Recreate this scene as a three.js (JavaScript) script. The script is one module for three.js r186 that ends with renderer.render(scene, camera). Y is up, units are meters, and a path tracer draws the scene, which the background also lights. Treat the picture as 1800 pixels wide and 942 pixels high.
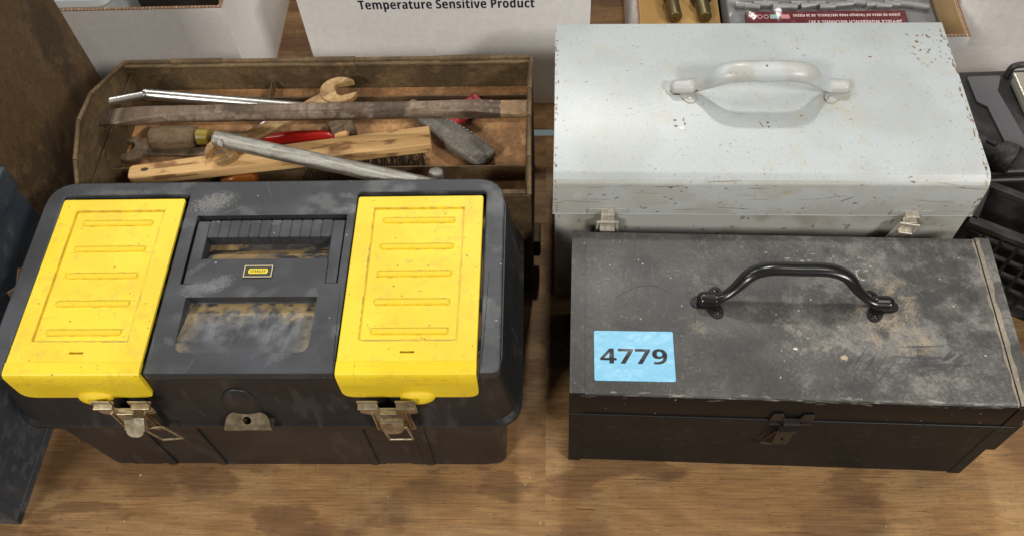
import * as THREE from 'three';
import { mergeGeometries, toCreasedNormals } from 'three/addons/utils/BufferGeometryUtils.js';
import { RoundedBoxGeometry } from 'three/addons/geometries/RoundedBoxGeometry.js';
import { TextGeometry } from 'three/addons/geometries/TextGeometry.js';
import { FontLoader } from 'three/addons/loaders/FontLoader.js';
import { RectAreaLightUniformsLib } from 'three/addons/lights/RectAreaLightUniformsLib.js';

// ------------------------------------------------------------------ camera
const scene = new THREE.Scene();
scene.background = new THREE.Color(0, 0, 0);
const F = 1545.6, PITCH = 0.999, ROLL = -0.0735, HEIGHT = 0.9317;
const camera = new THREE.PerspectiveCamera(2 * Math.atan(471 / F) * 180 / Math.PI, 1800 / 942, 0.05, 30);
const camFwd = new THREE.Vector3(0, -Math.sin(PITCH), -Math.cos(PITCH));
const camUp0 = new THREE.Vector3(0, Math.cos(PITCH), -Math.sin(PITCH));
const camRight = new THREE.Vector3(Math.cos(ROLL), 0, 0).addScaledVector(camUp0, Math.sin(ROLL));
const camUp = new THREE.Vector3(-Math.sin(ROLL), 0, 0).addScaledVector(camUp0, Math.cos(ROLL));
camera.position.set(0, HEIGHT, 0);
camera.up.copy(camUp);
camera.lookAt(camera.position.clone().add(camFwd));
const renderer = new THREE.WebGLRenderer({ antialias: true });
renderer.toneMapping = THREE.LinearToneMapping;
renderer.toneMappingExposure = 0.93;
renderer.shadowMap.enabled = true;
// photograph pixel + height above the table -> point in the place
function P(px, py, h = 0) {
  const d = camFwd.clone().addScaledVector(camRight, (px - 900) / F).addScaledVector(camUp, -(py - 471) / F);
  return new THREE.Vector3(0, HEIGHT, 0).addScaledVector(d, (h - HEIGHT) / d.y);
}

// ------------------------------------------------------------------ lamps of the hall (all outside the frame)
RectAreaLightUniformsLib.init();
const lampHousing = new THREE.MeshStandardMaterial({ color: 0x55585c, roughness: 0.6 });
const names = {};
function numbered(n) { const k = names[n] = (names[n] ?? -1) + 1; return k ? `${n}_${String(k).padStart(3, '0')}` : n; }
function hallLamp(pos, target, w, h, intensity, color, label) {
  const g = new THREE.Group(); g.name = numbered('ceiling_lamp'); scene.add(g);
  g.position.copy(pos); g.lookAt(target);                       // +z of the group looks at the table
  g.userData = { label, category: 'lamp', group: 'lamps of the hall' };
  const house = new THREE.Mesh(new RoundedBoxGeometry(w + 0.06, h + 0.06, 0.08, 2, 0.015), lampHousing);
  house.name = 'housing'; house.position.z = -0.05; house.castShadow = true; g.add(house);
  const face = new THREE.Mesh(new THREE.BoxGeometry(w, h, 0.006), new THREE.MeshStandardMaterial({ color: 0x999999, emissive: color, emissiveIntensity: 1.2, roughness: 0.5 }));
  face.name = 'diffuser'; face.position.z = -0.004; g.add(face);
  const l = new THREE.RectAreaLight(color, intensity, w, h);
  l.position.copy(pos).addScaledVector(target.clone().sub(pos).normalize(), 0.004); l.lookAt(target); l.name = 'lamp_light';
  l.castShadow = true; scene.add(l);
}
const V = (x, y, z) => new THREE.Vector3(x, y, z);
const tableMid = V(0, 0.1, -0.6);
hallLamp(V(0.42, 3.3, -2.95), tableMid, 0.2, 0.2, 430, new THREE.Color(1.0, 0.975, 0.93), 'square high lamp hanging beyond the cardboard boxes');
hallLamp(V(-2.9, 3.7, 2.8), tableMid, 1.2, 0.6, 70, new THREE.Color(1.0, 0.955, 0.885), 'long lamp panel hanging on the side of the blue box');
hallLamp(V(3.0, 3.7, 2.7), tableMid, 1.2, 0.6, 76, new THREE.Color(1.0, 0.955, 0.885), 'long lamp panel hanging on the side of the black crate');
hallLamp(V(-1.5, 3.2, -2.7), tableMid, 1.2, 0.6, 9, new THREE.Color(1.0, 0.97, 0.92), 'long lamp panel hanging beyond the cardboard box of plastic ware');
hallLamp(V(1.4, 3.2, -0.9), tableMid, 1.2, 0.6, 7, new THREE.Color(1.0, 0.97, 0.92), 'long lamp panel hanging above the tall cardboard box');
hallLamp(V(-2.6, 3.2, -1.2), tableMid, 0.5, 0.9, 14, new THREE.Color(1.0, 0.96, 0.9), 'long lamp panel hanging beside the rusted brown box');

// ------------------------------------------------------------------ noise and textures
let seed = 7;
function rnd() { seed = (seed * 1664525 + 1013904223) >>> 0; return seed / 4294967296; }
const rr = (a, b) => a + (b - a) * rnd();
const TN = 256, table = new Float32Array(TN * TN);
for (let i = 0; i < table.length; i++) table[i] = rnd();
function noise(x, y) {
  const xi = Math.floor(x), yi = Math.floor(y); let fx = x - xi, fy = y - yi;
  fx = fx * fx * (3 - 2 * fx); fy = fy * fy * (3 - 2 * fy);
  const x0 = xi & 255, x1 = (xi + 1) & 255, y0 = (yi & 255) * TN, y1 = ((yi + 1) & 255) * TN;
  const a = table[y0 + x0], b = table[y0 + x1], c = table[y1 + x0], d = table[y1 + x1];
  return a + (b - a) * fx + (c - a) * fy + (a - b - c + d) * fx * fy;
}
function fbm(x, y, o = 4) { let s = 0, a = 0.5, t = 0; for (let i = 0; i < o; i++) { s += a * noise(x, y); t += a; x = x * 2.03 + 17.1; y = y * 2.03 + 5.3; a *= 0.5; } return s / t; }
const sst = (a, b, x) => { x = Math.min(1, Math.max(0, (x - a) / (b - a))); return x * x * (3 - 2 * x); };
const mix = (a, b, t) => a + (b - a) * t;
const mix3 = (a, b, t) => [mix(a[0], b[0], t), mix(a[1], b[1], t), mix(a[2], b[2], t)];
const rgb = (r, g, b) => [r / 255, g / 255, b / 255];
// fn(x, y) in metres -> sRGB colour; the texture covers sx by sy metres
function tex(w, h, sx, sy, fn, { srgb = true, ox = 0, oy = 0 } = {}) {
  const d = new Uint8Array(w * h * 4);
  for (let j = 0; j < h; j++) for (let i = 0; i < w; i++) {
    const c = fn(ox + (i + 0.5) / w * sx, oy + (j + 0.5) / h * sy), k = (j * w + i) * 4;
    if (typeof c === 'number') { d[k] = d[k + 1] = d[k + 2] = Math.max(0, Math.min(255, c * 255)); }
    else { d[k] = Math.max(0, Math.min(255, c[0] * 255)); d[k + 1] = Math.max(0, Math.min(255, c[1] * 255)); d[k + 2] = Math.max(0, Math.min(255, c[2] * 255)); }
    d[k + 3] = 255;
  }
  const t = new THREE.DataTexture(d, w, h, THREE.RGBAFormat);
  t.magFilter = THREE.LinearFilter; t.minFilter = THREE.LinearMipmapLinearFilter; t.generateMipmaps = true;
  t.wrapS = t.wrapT = THREE.RepeatWrapping; if (srgb) t.colorSpace = THREE.SRGBColorSpace;
  t.repeat.set(1 / sx, 1 / sy); t.offset.set(-ox / sx, -oy / sy); t.needsUpdate = true;
  return t;
}
// scattered marks: list of {x,y,len,wid,ang,c,a}; stamped into a grid lookup
function marks(n, X, Y, f) { const m = []; for (let i = 0; i < n; i++) m.push(f(rr(X[0], X[1]), rr(Y[0], Y[1]), i)); return m; }
function stamper(list, cell = 0.02) {
  const grid = new Map();
  for (const m of list) {
    m.ca = Math.cos(m.ang || 0); m.sa = Math.sin(m.ang || 0); const R = Math.max(m.len, m.wid) * 1.5;
    for (let i = Math.floor((m.x - R) / cell); i <= Math.floor((m.x + R) / cell); i++) for (let j = Math.floor((m.y - R) / cell); j <= Math.floor((m.y + R) / cell); j++) {
      const k = i * 10007 + j; (grid.get(k) || grid.set(k, []).get(k)).push(m);
    }
  }
  return (x, y, c) => {
    const l = grid.get(Math.floor(x / cell) * 10007 + Math.floor(y / cell));
    if (!l) return c;
    for (const m of l) {
      const dx = x - m.x, dy = y - m.y, u = (dx * m.ca + dy * m.sa) / m.len, v = (-dx * m.sa + dy * m.ca) / m.wid;
      const wob = (noise(x * 900 + m.x * 999, y * 900) - 0.5) * (m.wob ?? 0.8);
      const q = u * u + v * v + wob;
      if (q < 1) c = mix3(c, m.c, m.a * (1 - sst(m.soft ?? 0.6, 1, q)));
    }
    return c;
  };
}
const mat = (o) => new THREE.MeshStandardMaterial(o);
const lin = (r, g, b) => new THREE.Color().setRGB(r, g, b);

// plywood of the table: grain along x
const plyScr = stamper([
  ...marks(160, [0, 1.6], [0, 1.2], (x, y) => ({ x, y, len: rr(0.0006, 0.0016), wid: rr(0.0005, 0.001), ang: rr(0, 3), c: rgb(225, 205, 175), a: rr(0.4, 0.9) })),
  ...marks(60, [0, 1.6], [0, 1.2], (x, y) => ({ x, y, len: rr(0.006, 0.03), wid: 0.0006, ang: rr(-0.5, 0.5) + (rnd() < 0.4 ? 1.5 : 0), c: rgb(200, 172, 130), a: rr(0.15, 0.4) })),
  ...marks(40, [0, 1.6], [0, 1.2], (x, y) => ({ x, y, len: rr(0.01, 0.05), wid: 0.0007, ang: rr(-0.05, 0.05), c: rgb(80, 52, 28), a: rr(0.3, 0.6) })),
]);
function plyColor(x, y) {
  const wx = x + 0.05 * (fbm(x * 6, y * 9, 3) - 0.5), wy = y + 0.055 * (fbm(x * 3.2 + 9, y * 5, 3) - 0.5);
  const ring = fbm(wx * 2.0 + 3, wy * 7, 3) * 9; const f = ring - Math.floor(ring);
  const cath = sst(0.0, 0.55, f) * (1 - sst(0.75, 1.0, f));
  const streak = fbm(x * 9, y * 150, 4), fine = fbm(x * 45, y * 700, 2), pore = noise(x * 110, y * 1500), dirt = fbm(x * 6 + 40, y * 11, 5), dirt2 = fbm(x * 18 + 4, y * 30, 5);
  let c = mix3(rgb(180, 138, 88), rgb(152, 112, 68), 0.5 * cath);
  c = mix3(c, rgb(190, 150, 102), 0.2 * sst(0.5, 0.8, streak));
  c = mix3(c, rgb(112, 76, 42), 0.2 * sst(0.5, 0.8, 1 - streak));
  c = mix3(c, rgb(100, 68, 40), 0.55 * sst(0.54, 0.66, dirt) * (0.4 + dirt2));
  c = mix3(c, rgb(192, 158, 112), 0.4 * sst(0.52, 0.68, dirt2)); c = mix3(c, rgb(112, 78, 48), 0.5 * sst(0.58, 0.64, fbm(x * 9 + 70, y * 26 + 11, 5))); c = mix3(c, rgb(96, 66, 40), 0.4 * sst(0.82, 0.95, pore));
  const k = 0.9 + 0.22 * (fine - 0.5) + 0.1 * (rndAt(x, y) - 0.5);
  return plyScr(x, y, [c[0] * k, c[1] * k, c[2] * k]);
}
function rndAt(x, y) { const s = Math.sin(x * 91273.1 + y * 47191.7) * 43758.5; return s - Math.floor(s); }
const M = {};
M.ply = mat({ map: tex(2048, 1536, 1.6, 1.2, plyColor), roughness: 0.72,
  bumpMap: tex(1024, 1024, 0.4, 0.4, (x, y) => fbm(x * 20, y * 700, 3), { srgb: false }), bumpScale: 0.0004 });

// ------------------------------------------------------------------ geometry helpers
function mesh(name, geo, m, parent) {
  const o = new THREE.Mesh(Array.isArray(geo) ? join(geo) : geo, m);
  o.name = parent === scene ? numbered(name) : name; o.castShadow = o.receiveShadow = true; parent.add(o); return o;
}
function join(list) {
  return mergeGeometries(list.map((g) => {
    g = g.index ? g.toNonIndexed() : g;
    const o = new THREE.BufferGeometry(); for (const k of ['position', 'normal', 'uv']) o.setAttribute(k, g.getAttribute(k));
    return o;
  }));
}
function thing(name, label, category, x = 0, y = 0, z = 0, yaw = 0, group) {
  const g = new THREE.Group(); g.name = numbered(name); g.position.set(x, y, z); g.rotation.y = yaw; scene.add(g);
  g.userData = { label, category }; if (group) g.userData.group = group; return g;
}
function tag(o, label, category, group) { o.userData = { label, category }; if (group) o.userData.group = group; return o; }
function boxUV(g) {           // uv in metres, by the way each face points
  g = g.index ? g.toNonIndexed() : g; const p = g.attributes.position, n = p.count, uv = new Float32Array(n * 2);
  const a = V(), b = V(), c = V();
  for (let i = 0; i < n; i += 3) {
    a.fromBufferAttribute(p, i); b.fromBufferAttribute(p, i + 1); c.fromBufferAttribute(p, i + 2);
    const q = b.clone().sub(a).cross(c.clone().sub(a)), X = Math.abs(q.x), Y = Math.abs(q.y), Z = Math.abs(q.z);
    [a, b, c].forEach((v, k) => {
      const t = Y >= X && Y >= Z ? [v.x, -v.z] : X >= Z ? [v.z, v.y] : [v.x, v.y];
      uv[(i + k) * 2] = t[0]; uv[(i + k) * 2 + 1] = t[1];
    });
  }
  g.setAttribute('uv', new THREE.BufferAttribute(uv, 2)); return g;
}
function box(x0, x1, y0, y1, z0, z1, r = 0) {
  const w = x1 - x0, h = y1 - y0, d = z1 - z0;
  const g = r ? new RoundedBoxGeometry(w, h, d, 3, Math.min(r, w / 2.01, h / 2.01, d / 2.01)) : new THREE.BoxGeometry(w, h, d);
  return boxUV(g.translate((x0 + x1) / 2, (y0 + y1) / 2, (z0 + z1) / 2));
}
// polygon with rounded corners: points [a, b, radius]
function fillet(pts, n = 6) {
  const out = [], N = pts.length;
  for (let i = 0; i < N; i++) {
    const [x, y, r = 0] = pts[i]; if (!r) { out.push([x, y]); continue; }
    const [px, py] = pts[(i + N - 1) % N], [nx, ny] = pts[(i + 1) % N];
    const l1 = Math.hypot(px - x, py - y), l2 = Math.hypot(nx - x, ny - y), d1 = [(px - x) / l1, (py - y) / l1], d2 = [(nx - x) / l2, (ny - y) / l2];
    const ang = Math.acos(Math.max(-1, Math.min(1, d1[0] * d2[0] + d1[1] * d2[1]))), t = Math.min(r / Math.tan(ang / 2), l1 * 0.49, l2 * 0.49);
    for (let k = 0; k <= n; k++) { const s = k / n, A = (1 - s) * (1 - s), B = 2 * s * (1 - s), C = s * s; out.push([A * (x + d1[0] * t) + B * x + C * (x + d2[0] * t), A * (y + d1[1] * t) + B * y + C * (y + d2[1] * t)]); }
  }
  return out;
}
const shapeOf = (pts) => new THREE.Shape(pts.map((p) => new THREE.Vector2(p[0], p[1])));
const pathOf = (pts) => new THREE.Path(pts.map((p) => new THREE.Vector2(p[0], p[1])));
const rrect = (x0, x1, y0, y1, r) => fillet([[x0, y0, r], [x1, y0, r], [x1, y1, r], [x0, y1, r]]);
// closed profile [z, y] run along x; uv = (x, length round the profile from its first point)
function prism(prof, x0, x1, nx = 1, crease = 0.7) {
  const pos = [], uv = []; let v = 0;
  for (let i = 0; i < prof.length; i++) {
    const [z0, y0] = prof[i], [z1, y1] = prof[(i + 1) % prof.length], L = Math.hypot(z1 - z0, y1 - y0);
    for (let k = 0; k < nx; k++) {
      const xa = x0 + (x1 - x0) * k / nx, xb = x0 + (x1 - x0) * (k + 1) / nx;
      pos.push(xa, y0, z0, xa, y1, z1, xb, y1, z1, xa, y0, z0, xb, y1, z1, xb, y0, z0);
      uv.push(xa, v, xa, v + L, xb, v + L, xa, v, xb, v + L, xb, v);
    }
    v += L;
  }
  const V2 = prof.map((p) => new THREE.Vector2(p[0], p[1]));
  for (const [a, b, c] of THREE.ShapeUtils.triangulateShape(V2, [])) for (const x of [x0, x1]) for (const k of x === x0 ? [a, b, c] : [a, c, b]) { pos.push(x, prof[k][1], prof[k][0]); uv.push(prof[k][0], prof[k][1] - 1); }
  const g = new THREE.BufferGeometry(); g.setAttribute('position', new THREE.Float32BufferAttribute(pos, 3)); g.setAttribute('uv', new THREE.Float32BufferAttribute(uv, 2));
  g.computeVertexNormals(); return toCreasedNormals(g, crease);
}
// plate: shape in (x, z) with holes, lying flat, top at y
function plate(pts, holes, y, t, bevel = 0) {
  const s = shapeOf(pts.map(([x, z]) => [x, -z])); for (const h of holes) s.holes.push(pathOf(h.map(([x, z]) => [x, -z])));
  const g = new THREE.ExtrudeGeometry(s, { depth: t - 2 * bevel, bevelEnabled: bevel > 0, bevelSize: bevel, bevelThickness: bevel, bevelOffset: -bevel, bevelSegments: 2, curveSegments: 8 });
  g.rotateX(-Math.PI / 2); g.translate(0, y - t + bevel, 0); return boxUV(g);
}
// plate standing up: shape in (x, y), front face at z
function upright(pts, holes, z, t, bevel = 0) {
  const s = shapeOf(pts); for (const h of holes) s.holes.push(pathOf(h));
  const g = new THREE.ExtrudeGeometry(s, { depth: t - 2 * bevel, bevelEnabled: bevel > 0, bevelSize: bevel, bevelThickness: bevel, bevelOffset: -bevel, bevelSegments: 2 });
  g.translate(0, 0, z - t + bevel); return boxUV(g);
}
function loft(rings, capTop = false, capBottom = false, round = false) {   // rings of equal length of [x,y,z]
  const pos = []; const N = rings[0].length, q = (a) => pos.push(a[0], a[1], a[2]);
  for (let r = 0; r < rings.length - 1; r++) for (let i = 0; i < N; i++) {
    const a = rings[r][i], b = rings[r][(i + 1) % N], c = rings[r + 1][(i + 1) % N], d = rings[r + 1][i];
    q(a); q(b); q(c); q(a); q(c); q(d);
  }
  const cap = (R) => { const c = [0, 1, 2].map((k) => R.reduce((s, p) => s + p[k], 0) / N); for (let i = 0; i < N; i++) { q(R[i]); q(R[(i + 1) % N]); q(c); } };
  if (capTop) cap(rings[rings.length - 1]); if (capBottom) cap(rings[0]);
  const g = new THREE.BufferGeometry(); g.setAttribute('position', new THREE.Float32BufferAttribute(pos, 3)); g.computeVertexNormals();
  const o = boxUV(toCreasedNormals(g, 0.6));
  if (round) { const p = o.attributes.position, u = o.attributes.uv; for (let i = 0; i < p.count; i++) u.setXY(i, p.getX(i), 0.03 + 0.012 * Math.abs(Math.atan2(p.getZ(i), p.getY(i)))); }
  return o;
}
function tube(points, r, radial = 12, seg = 40, closed = false) {
  const g = new THREE.TubeGeometry(new THREE.CatmullRomCurve3(points.map((p) => (p.isVector3 ? p : V(...p))), closed, 'centripetal'), seg, r, radial, closed);
  const u = g.attributes.uv; const L = points.length; for (let i = 0; i < u.count; i++) u.setXY(i, u.getX(i) * 0.3, u.getY(i) * r * 6.28);
  return g;
}
function rod(a, b, r, r2 = r, seg = 16) {
  const d = b.clone().sub(a), L = d.length(); const g = new THREE.CylinderGeometry(r2, r, L, seg, 1);
  const u = g.attributes.uv; for (let i = 0; i < u.count; i++) u.setXY(i, u.getY(i) * L, u.getX(i) * r * 6.28);
  g.translate(0, L / 2, 0); g.applyQuaternion(new THREE.Quaternion().setFromUnitVectors(V(0, 1, 0), d.normalize())); g.translate(a.x, a.y, a.z); return g;
}
// solid of revolution about local x: profile [x, r]
function turned(prof, seg = 20) {
  const g = new THREE.LatheGeometry(prof.map(([x, r]) => new THREE.Vector2(Math.max(r, 1e-5), x)), seg); g.rotateZ(-Math.PI / 2);
  return g;
}
// put a group so that its x axis runs from a to b and its y axis is as upright as can be; roll turns it about its length
function lay(g, a, b, roll = 0) {
  const x = b.clone().sub(a).normalize(), z = x.clone().cross(V(0, 1, 0)).normalize(), y = z.clone().cross(x);
  g.quaternion.setFromRotationMatrix(new THREE.Matrix4().makeBasis(x, y, z)); g.rotateX(roll); g.position.copy(a);
  return a.distanceTo(b);
}
function canvasTex(w, h, draw) {
  const c = document.createElement('canvas'); c.width = w; c.height = h; draw(c.getContext('2d'), w, h);
  const t = new THREE.CanvasTexture(c); t.colorSpace = THREE.SRGBColorSpace; t.anisotropy = 8; return t;
}
// flat sheet with uv 0..1 given its four corners (top left, top right, bottom right, bottom left)
function sheet(tl, tr, br, bl) {
  const g = new THREE.BufferGeometry();
  g.setAttribute('position', new THREE.Float32BufferAttribute([bl, br, tr, bl, tr, tl].flatMap((v) => [v.x, v.y, v.z]), 3));
  g.setAttribute('uv', new THREE.Float32BufferAttribute([0, 0, 1, 0, 1, 1, 0, 0, 1, 1, 0, 1], 2)); g.computeVertexNormals(); return g;
}

// ------------------------------------------------------------------ shared materials
function rustColor(base, dark, light) {
  return (x, y) => {
    const a = fbm(x * 18, y * 18, 5), b = fbm(x * 70 + 9, y * 70, 4), c2 = fbm(x * 300, y * 300, 2);
    let c = mix3(base, dark, sst(0.45, 0.65, a)); c = mix3(c, light, 0.6 * sst(0.52, 0.72, b)); const k = 0.86 + 0.28 * c2; return [c[0] * k, c[1] * k, c[2] * k];
  };
}
const grainBump = tex(512, 512, 0.05, 0.05, (x, y) => fbm(x * 900, y * 900, 3), { srgb: false });
const dentBump = tex(512, 512, 0.5, 0.5, (x, y) => fbm(x * 10, y * 10, 2) + 0.03 * (noise(x * 420, y * 420) - 0.5), { srgb: false });
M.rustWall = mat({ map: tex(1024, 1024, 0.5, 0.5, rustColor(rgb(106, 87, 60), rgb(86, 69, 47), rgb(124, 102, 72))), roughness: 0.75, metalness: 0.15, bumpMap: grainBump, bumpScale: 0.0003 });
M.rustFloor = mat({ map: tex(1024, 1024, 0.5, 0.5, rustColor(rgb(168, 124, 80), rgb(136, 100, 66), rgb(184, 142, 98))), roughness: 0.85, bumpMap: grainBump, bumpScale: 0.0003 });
M.rustBar = mat({ map: tex(1024, 256, 0.5, 0.12, rustColor(rgb(116, 98, 82), rgb(84, 68, 56), rgb(150, 134, 116))), roughness: 0.5, metalness: 0.3, bumpMap: grainBump, bumpScale: 0.0005 });
M.tanSteel = mat({ map: tex(512, 512, 0.2, 0.2, rustColor(rgb(172, 140, 94), rgb(136, 106, 68), rgb(190, 160, 114))), roughness: 0.55, metalness: 0.3, bumpMap: grainBump, bumpScale: 0.0002 });
M.darkSteel = mat({ map: tex(512, 512, 0.2, 0.2, rustColor(rgb(116, 98, 76), rgb(88, 74, 58), rgb(134, 116, 92))), roughness: 0.6, metalness: 0.4, bumpMap: grainBump, bumpScale: 0.0003 });
M.chrome = mat({ color: lin(0.62, 0.6, 0.57), roughness: 0.32, metalness: 1 });
M.zinc = mat({ map: tex(512, 512, 0.2, 0.2, rustColor(rgb(196, 194, 186), rgb(164, 160, 150), rgb(212, 210, 204))), roughness: 0.38, metalness: 0.85, bumpMap: grainBump, bumpScale: 0.0002 });
M.latch = mat({ map: tex(256, 256, 0.1, 0.1, rustColor(rgb(176, 164, 140), rgb(138, 122, 96), rgb(196, 188, 168))), roughness: 0.36, metalness: 0.8 });
M.black = mat({ color: lin(0.02, 0.02, 0.02), roughness: 0.6 });
const woodC = (x, y) => { const s = fbm(x * 14, y * 220, 4), d = fbm(x * 30 + 8, y * 60, 4); let c = mix3(rgb(220, 182, 126), rgb(186, 144, 92), s); c = mix3(c, rgb(120, 84, 50), 0.8 * sst(0.6, 0.75, d)); return c; };
M.wood = mat({ map: tex(1024, 256, 0.4, 0.1, woodC), roughness: 0.7, bumpMap: grainBump, bumpScale: 0.0002 });
const cardC = (r, g, b) => (x, y) => { const k = 0.97 + 0.05 * (fbm(x * 200, y * 200, 2) - 0.5) + 0.07 * (fbm(x * 9, y * 9, 4) - 0.5); return [r * k / 255, g * k / 255, b * k / 255]; };
M.card = mat({ map: tex(512, 512, 0.5, 0.5, cardC(236, 233, 230)), roughness: 0.8 });
M.kraft = mat({ map: tex(512, 512, 0.5, 0.5, cardC(200, 166, 118)), roughness: 0.9 });
M.cutEdge = mat({ map: tex(512, 64, 0.25, 0.02, (x, y) => { const k = 0.5 + 0.5 * Math.sin(x * 1300 + 2 * fbm(x * 90, 3, 2)); return mix3(rgb(112, 82, 62), rgb(186, 156, 128), k * fbm(x * 300, y * 300, 2) * 1.3); }), roughness: 0.95 });

// ------------------------------------------------------------------ table
{
  const g = (name, geo, m) => { const o = mesh(name, geo, m, scene); o.position.set(0.0618, 0, -0.82); o.rotation.y = -0.085; o.userData = { kind: 'structure' }; };
  g('plywood_table', box(-1.5, 1.5, -0.018, 0, 0.0063, 0.95), M.ply); g('plywood_table', box(-1.5, 1.5, -0.018, 0, -1.6, -0.0063), M.ply);
  g('batten', box(-1.5, 1.5, -0.02, -0.0015, -0.0062, 0.0062), mat({ color: 0xa9bcc6, roughness: 0.5 }));
}
// ------------------------------------------------------------------ black plastic toolbox with two yellow lids
{
  const T = thing('plastic_toolbox', 'large black plastic toolbox with two yellow organizer lids standing before the rusty box', 'toolbox', -0.4691, 0, -0.3816, -0.0782);
  const dustS = stamper([
    ...marks(26, [0.11, 0.32], [0.0, 0.2], (x, y) => ({ x, y, len: rr(0.006, 0.022), wid: rr(0.004, 0.01), ang: rr(-0.8, 0.8), c: rgb(138, 140, 142), a: rr(0.1, 0.4), soft: 0, wob: 1 })),
    ...marks(40, [-0.04, 0.48], [-0.02, 0.24], (x, y) => ({ x, y, len: rr(0.004, 0.02), wid: 0.0006, ang: rr(0, 3), c: rgb(150, 152, 155), a: rr(0.1, 0.35) })),
    ...marks(40, [-0.04, 0.48], [-0.02, 0.24], (x, y) => ({ x, y, len: rr(0.0005, 0.0013), wid: rr(0.0004, 0.001), c: rgb(220, 220, 215), a: 0.7 })),
    { x: 0.155, y: 0.192, len: 0.028, wid: 0.013, ang: 0.3, c: rgb(150, 146, 138), a: 0.6, soft: 0, wob: 1.2 },
    { x: 0.18, y: 0.094, len: 0.018, wid: 0.01, ang: 0.5, c: rgb(142, 146, 152), a: 0.5, soft: 0, wob: 1.2 },
    { x: 0.06, y: 0.205, len: 0.03, wid: 0.005, ang: 0, c: rgb(140, 136, 128), a: 0.4, soft: 0, wob: 1.2 },
  ]);
  const plasticC = (x, y) => {
    const a = fbm(x * 26 + 3, y * 34, 5), b = fbm(x * 9, y * 9 + 7, 4), f = noise(x * 1500, y * 1500);
    let c = mix3(rgb(52, 54, 58), rgb(66, 69, 75), sst(0.35, 0.75, a)); c = mix3(c, rgb(120, 121, 122), 0.55 * sst(0.5, 0.74, fbm(x * 34, y * 44 + 3, 5)) * sst(0.42, 0.62, b));
    const k = 0.95 + 0.1 * f; return dustS(x, y, [c[0] * k, c[1] * k, c[2] * k]);
  };
  const plastic = mat({ map: tex(1024, 1024, 0.56, 0.56, plasticC, { ox: -0.05, oy: -0.28 }), roughness: 0.5, bumpMap: grainBump, bumpScale: 0.00012 });
  const shadedSideC = (x, y) => { const a = fbm(x * 20 + 3, y * 26, 5), b = fbm(x * 70, y * 18, 4); let c = mix3(rgb(35, 35, 36), rgb(43, 43, 44), sst(0.4, 0.7, a)); c = mix3(c, rgb(72, 69, 66), 0.45 * sst(0.62, 0.76, b)); return c; };  // less dust than the top; base also darkened, with shade put into the colour
  const plain = mat({ map: tex(1024, 512, 0.56, 0.28, shadedSideC, { ox: -0.05, oy: -0.02 }), roughness: 0.42, bumpMap: grainBump, bumpScale: 0.00012 });
  const dusty = mat({ map: tex(1024, 512, 0.56, 0.28, (x, y) => {
    const a = fbm(x * 34 + 2, y * 60, 5), b = fbm(x * 90, y * 90, 3); let c = rgb(62, 62, 62); c = mix3(c, rgb(168, 140, 96), sst(0.44, 0.58, a)); c = mix3(c, rgb(110, 106, 98), 0.5 * sst(0.45, 0.7, b)); return c;
  }, { ox: -0.05, oy: -0.03 }), roughness: 0.8, bumpMap: grainBump, bumpScale: 0.0003 });
  const scoopM = mat({ map: tex(512, 256, 0.14, 0.07, (x, y) => {   // settled sawdust, thick in the deep end
    const e = Math.min(x - 0.148, 0.281 - x); const a = fbm(x * 60, y * 90, 4) * 0.55 + fbm(x * 240, y * 240, 3) * 0.25, d = sst(0.056, 0.078, y + (a - 0.4) * 0.05) + 0.5 * sst(0.024, 0.004, e + (a - 0.4) * 0.03) * sst(0.2, 0.5, fbm(x * 20, y * 30, 3));
    let c = mix3(rgb(64, 66, 70), rgb(118, 121, 126), sst(0.24, 0.62, 0.5 * a + 0.5 * fbm(x * 150, y * 40 + 6, 4)) * sst(0.008, 0.034, y - 0.012 + 0.03 * (fbm(x * 50 + 7, y * 50, 3) - 0.5))); c = mix3(c, rgb(176, 150, 104), Math.min(0.85, d) * sst(0.2, 0.55, fbm(x * 160, y * 190, 4))); const k = 0.92 + 0.16 * noise(x * 2200, y * 2200); return [c[0] * k, c[1] * k, c[2] * k];
  }, { ox: 0.145, oy: 0.015 }), roughness: 0.42, bumpMap: grainBump, bumpScale: 0.0002 });
  const grime = [];
  for (const x0 of [0, 0.3053]) {
    const xa = x0 + 0.0165, xb = x0 + 0.1267 - 0.0175, xm = x0 + 0.06335;
    for (let k = 0; k < 5; k++) for (let i = 0; i < 26; i++) grime.push({ x: xm + rr(-0.038, 0.038), y: 0.1655 - k * 0.0312 + (rnd() < 0.6 ? 0.0035 : -0.0035) + rr(-0.0008, 0.0008), len: rr(0.001, 0.006), wid: rr(0.0005, 0.0011), c: rgb(150, 128, 88), a: rr(0.12, 0.5), soft: -0.3 });
    for (let i = 0; i < 130; i++) { const u = rnd(), side = rnd() < 0.5; const e = rnd() < 0.5; grime.push(side ? { x: e ? xa + 0.0006 : xb - 0.0006, y: 0.03 + u * 0.15, len: rr(0.0005, 0.001), wid: rr(0.002, 0.008), c: rgb(156, 132, 92), a: rr(0.15, 0.5), soft: -0.3 } : { x: xa + u * (xb - xa), y: e ? 0.0301 : 0.1803, len: rr(0.002, 0.008), wid: rr(0.0005, 0.001), c: rgb(156, 132, 92), a: rr(0.15, 0.5), soft: -0.3 }); }
    for (let i = 0; i < 60; i++) grime.push({ x: x0 + rr(0, 0.127), y: rr(-0.02, 0.195), len: rr(0.002, 0.012), wid: 0.0004, ang: rr(0, 3.1), c: rgb(255, 236, 130), a: rr(0.15, 0.5) });
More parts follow.
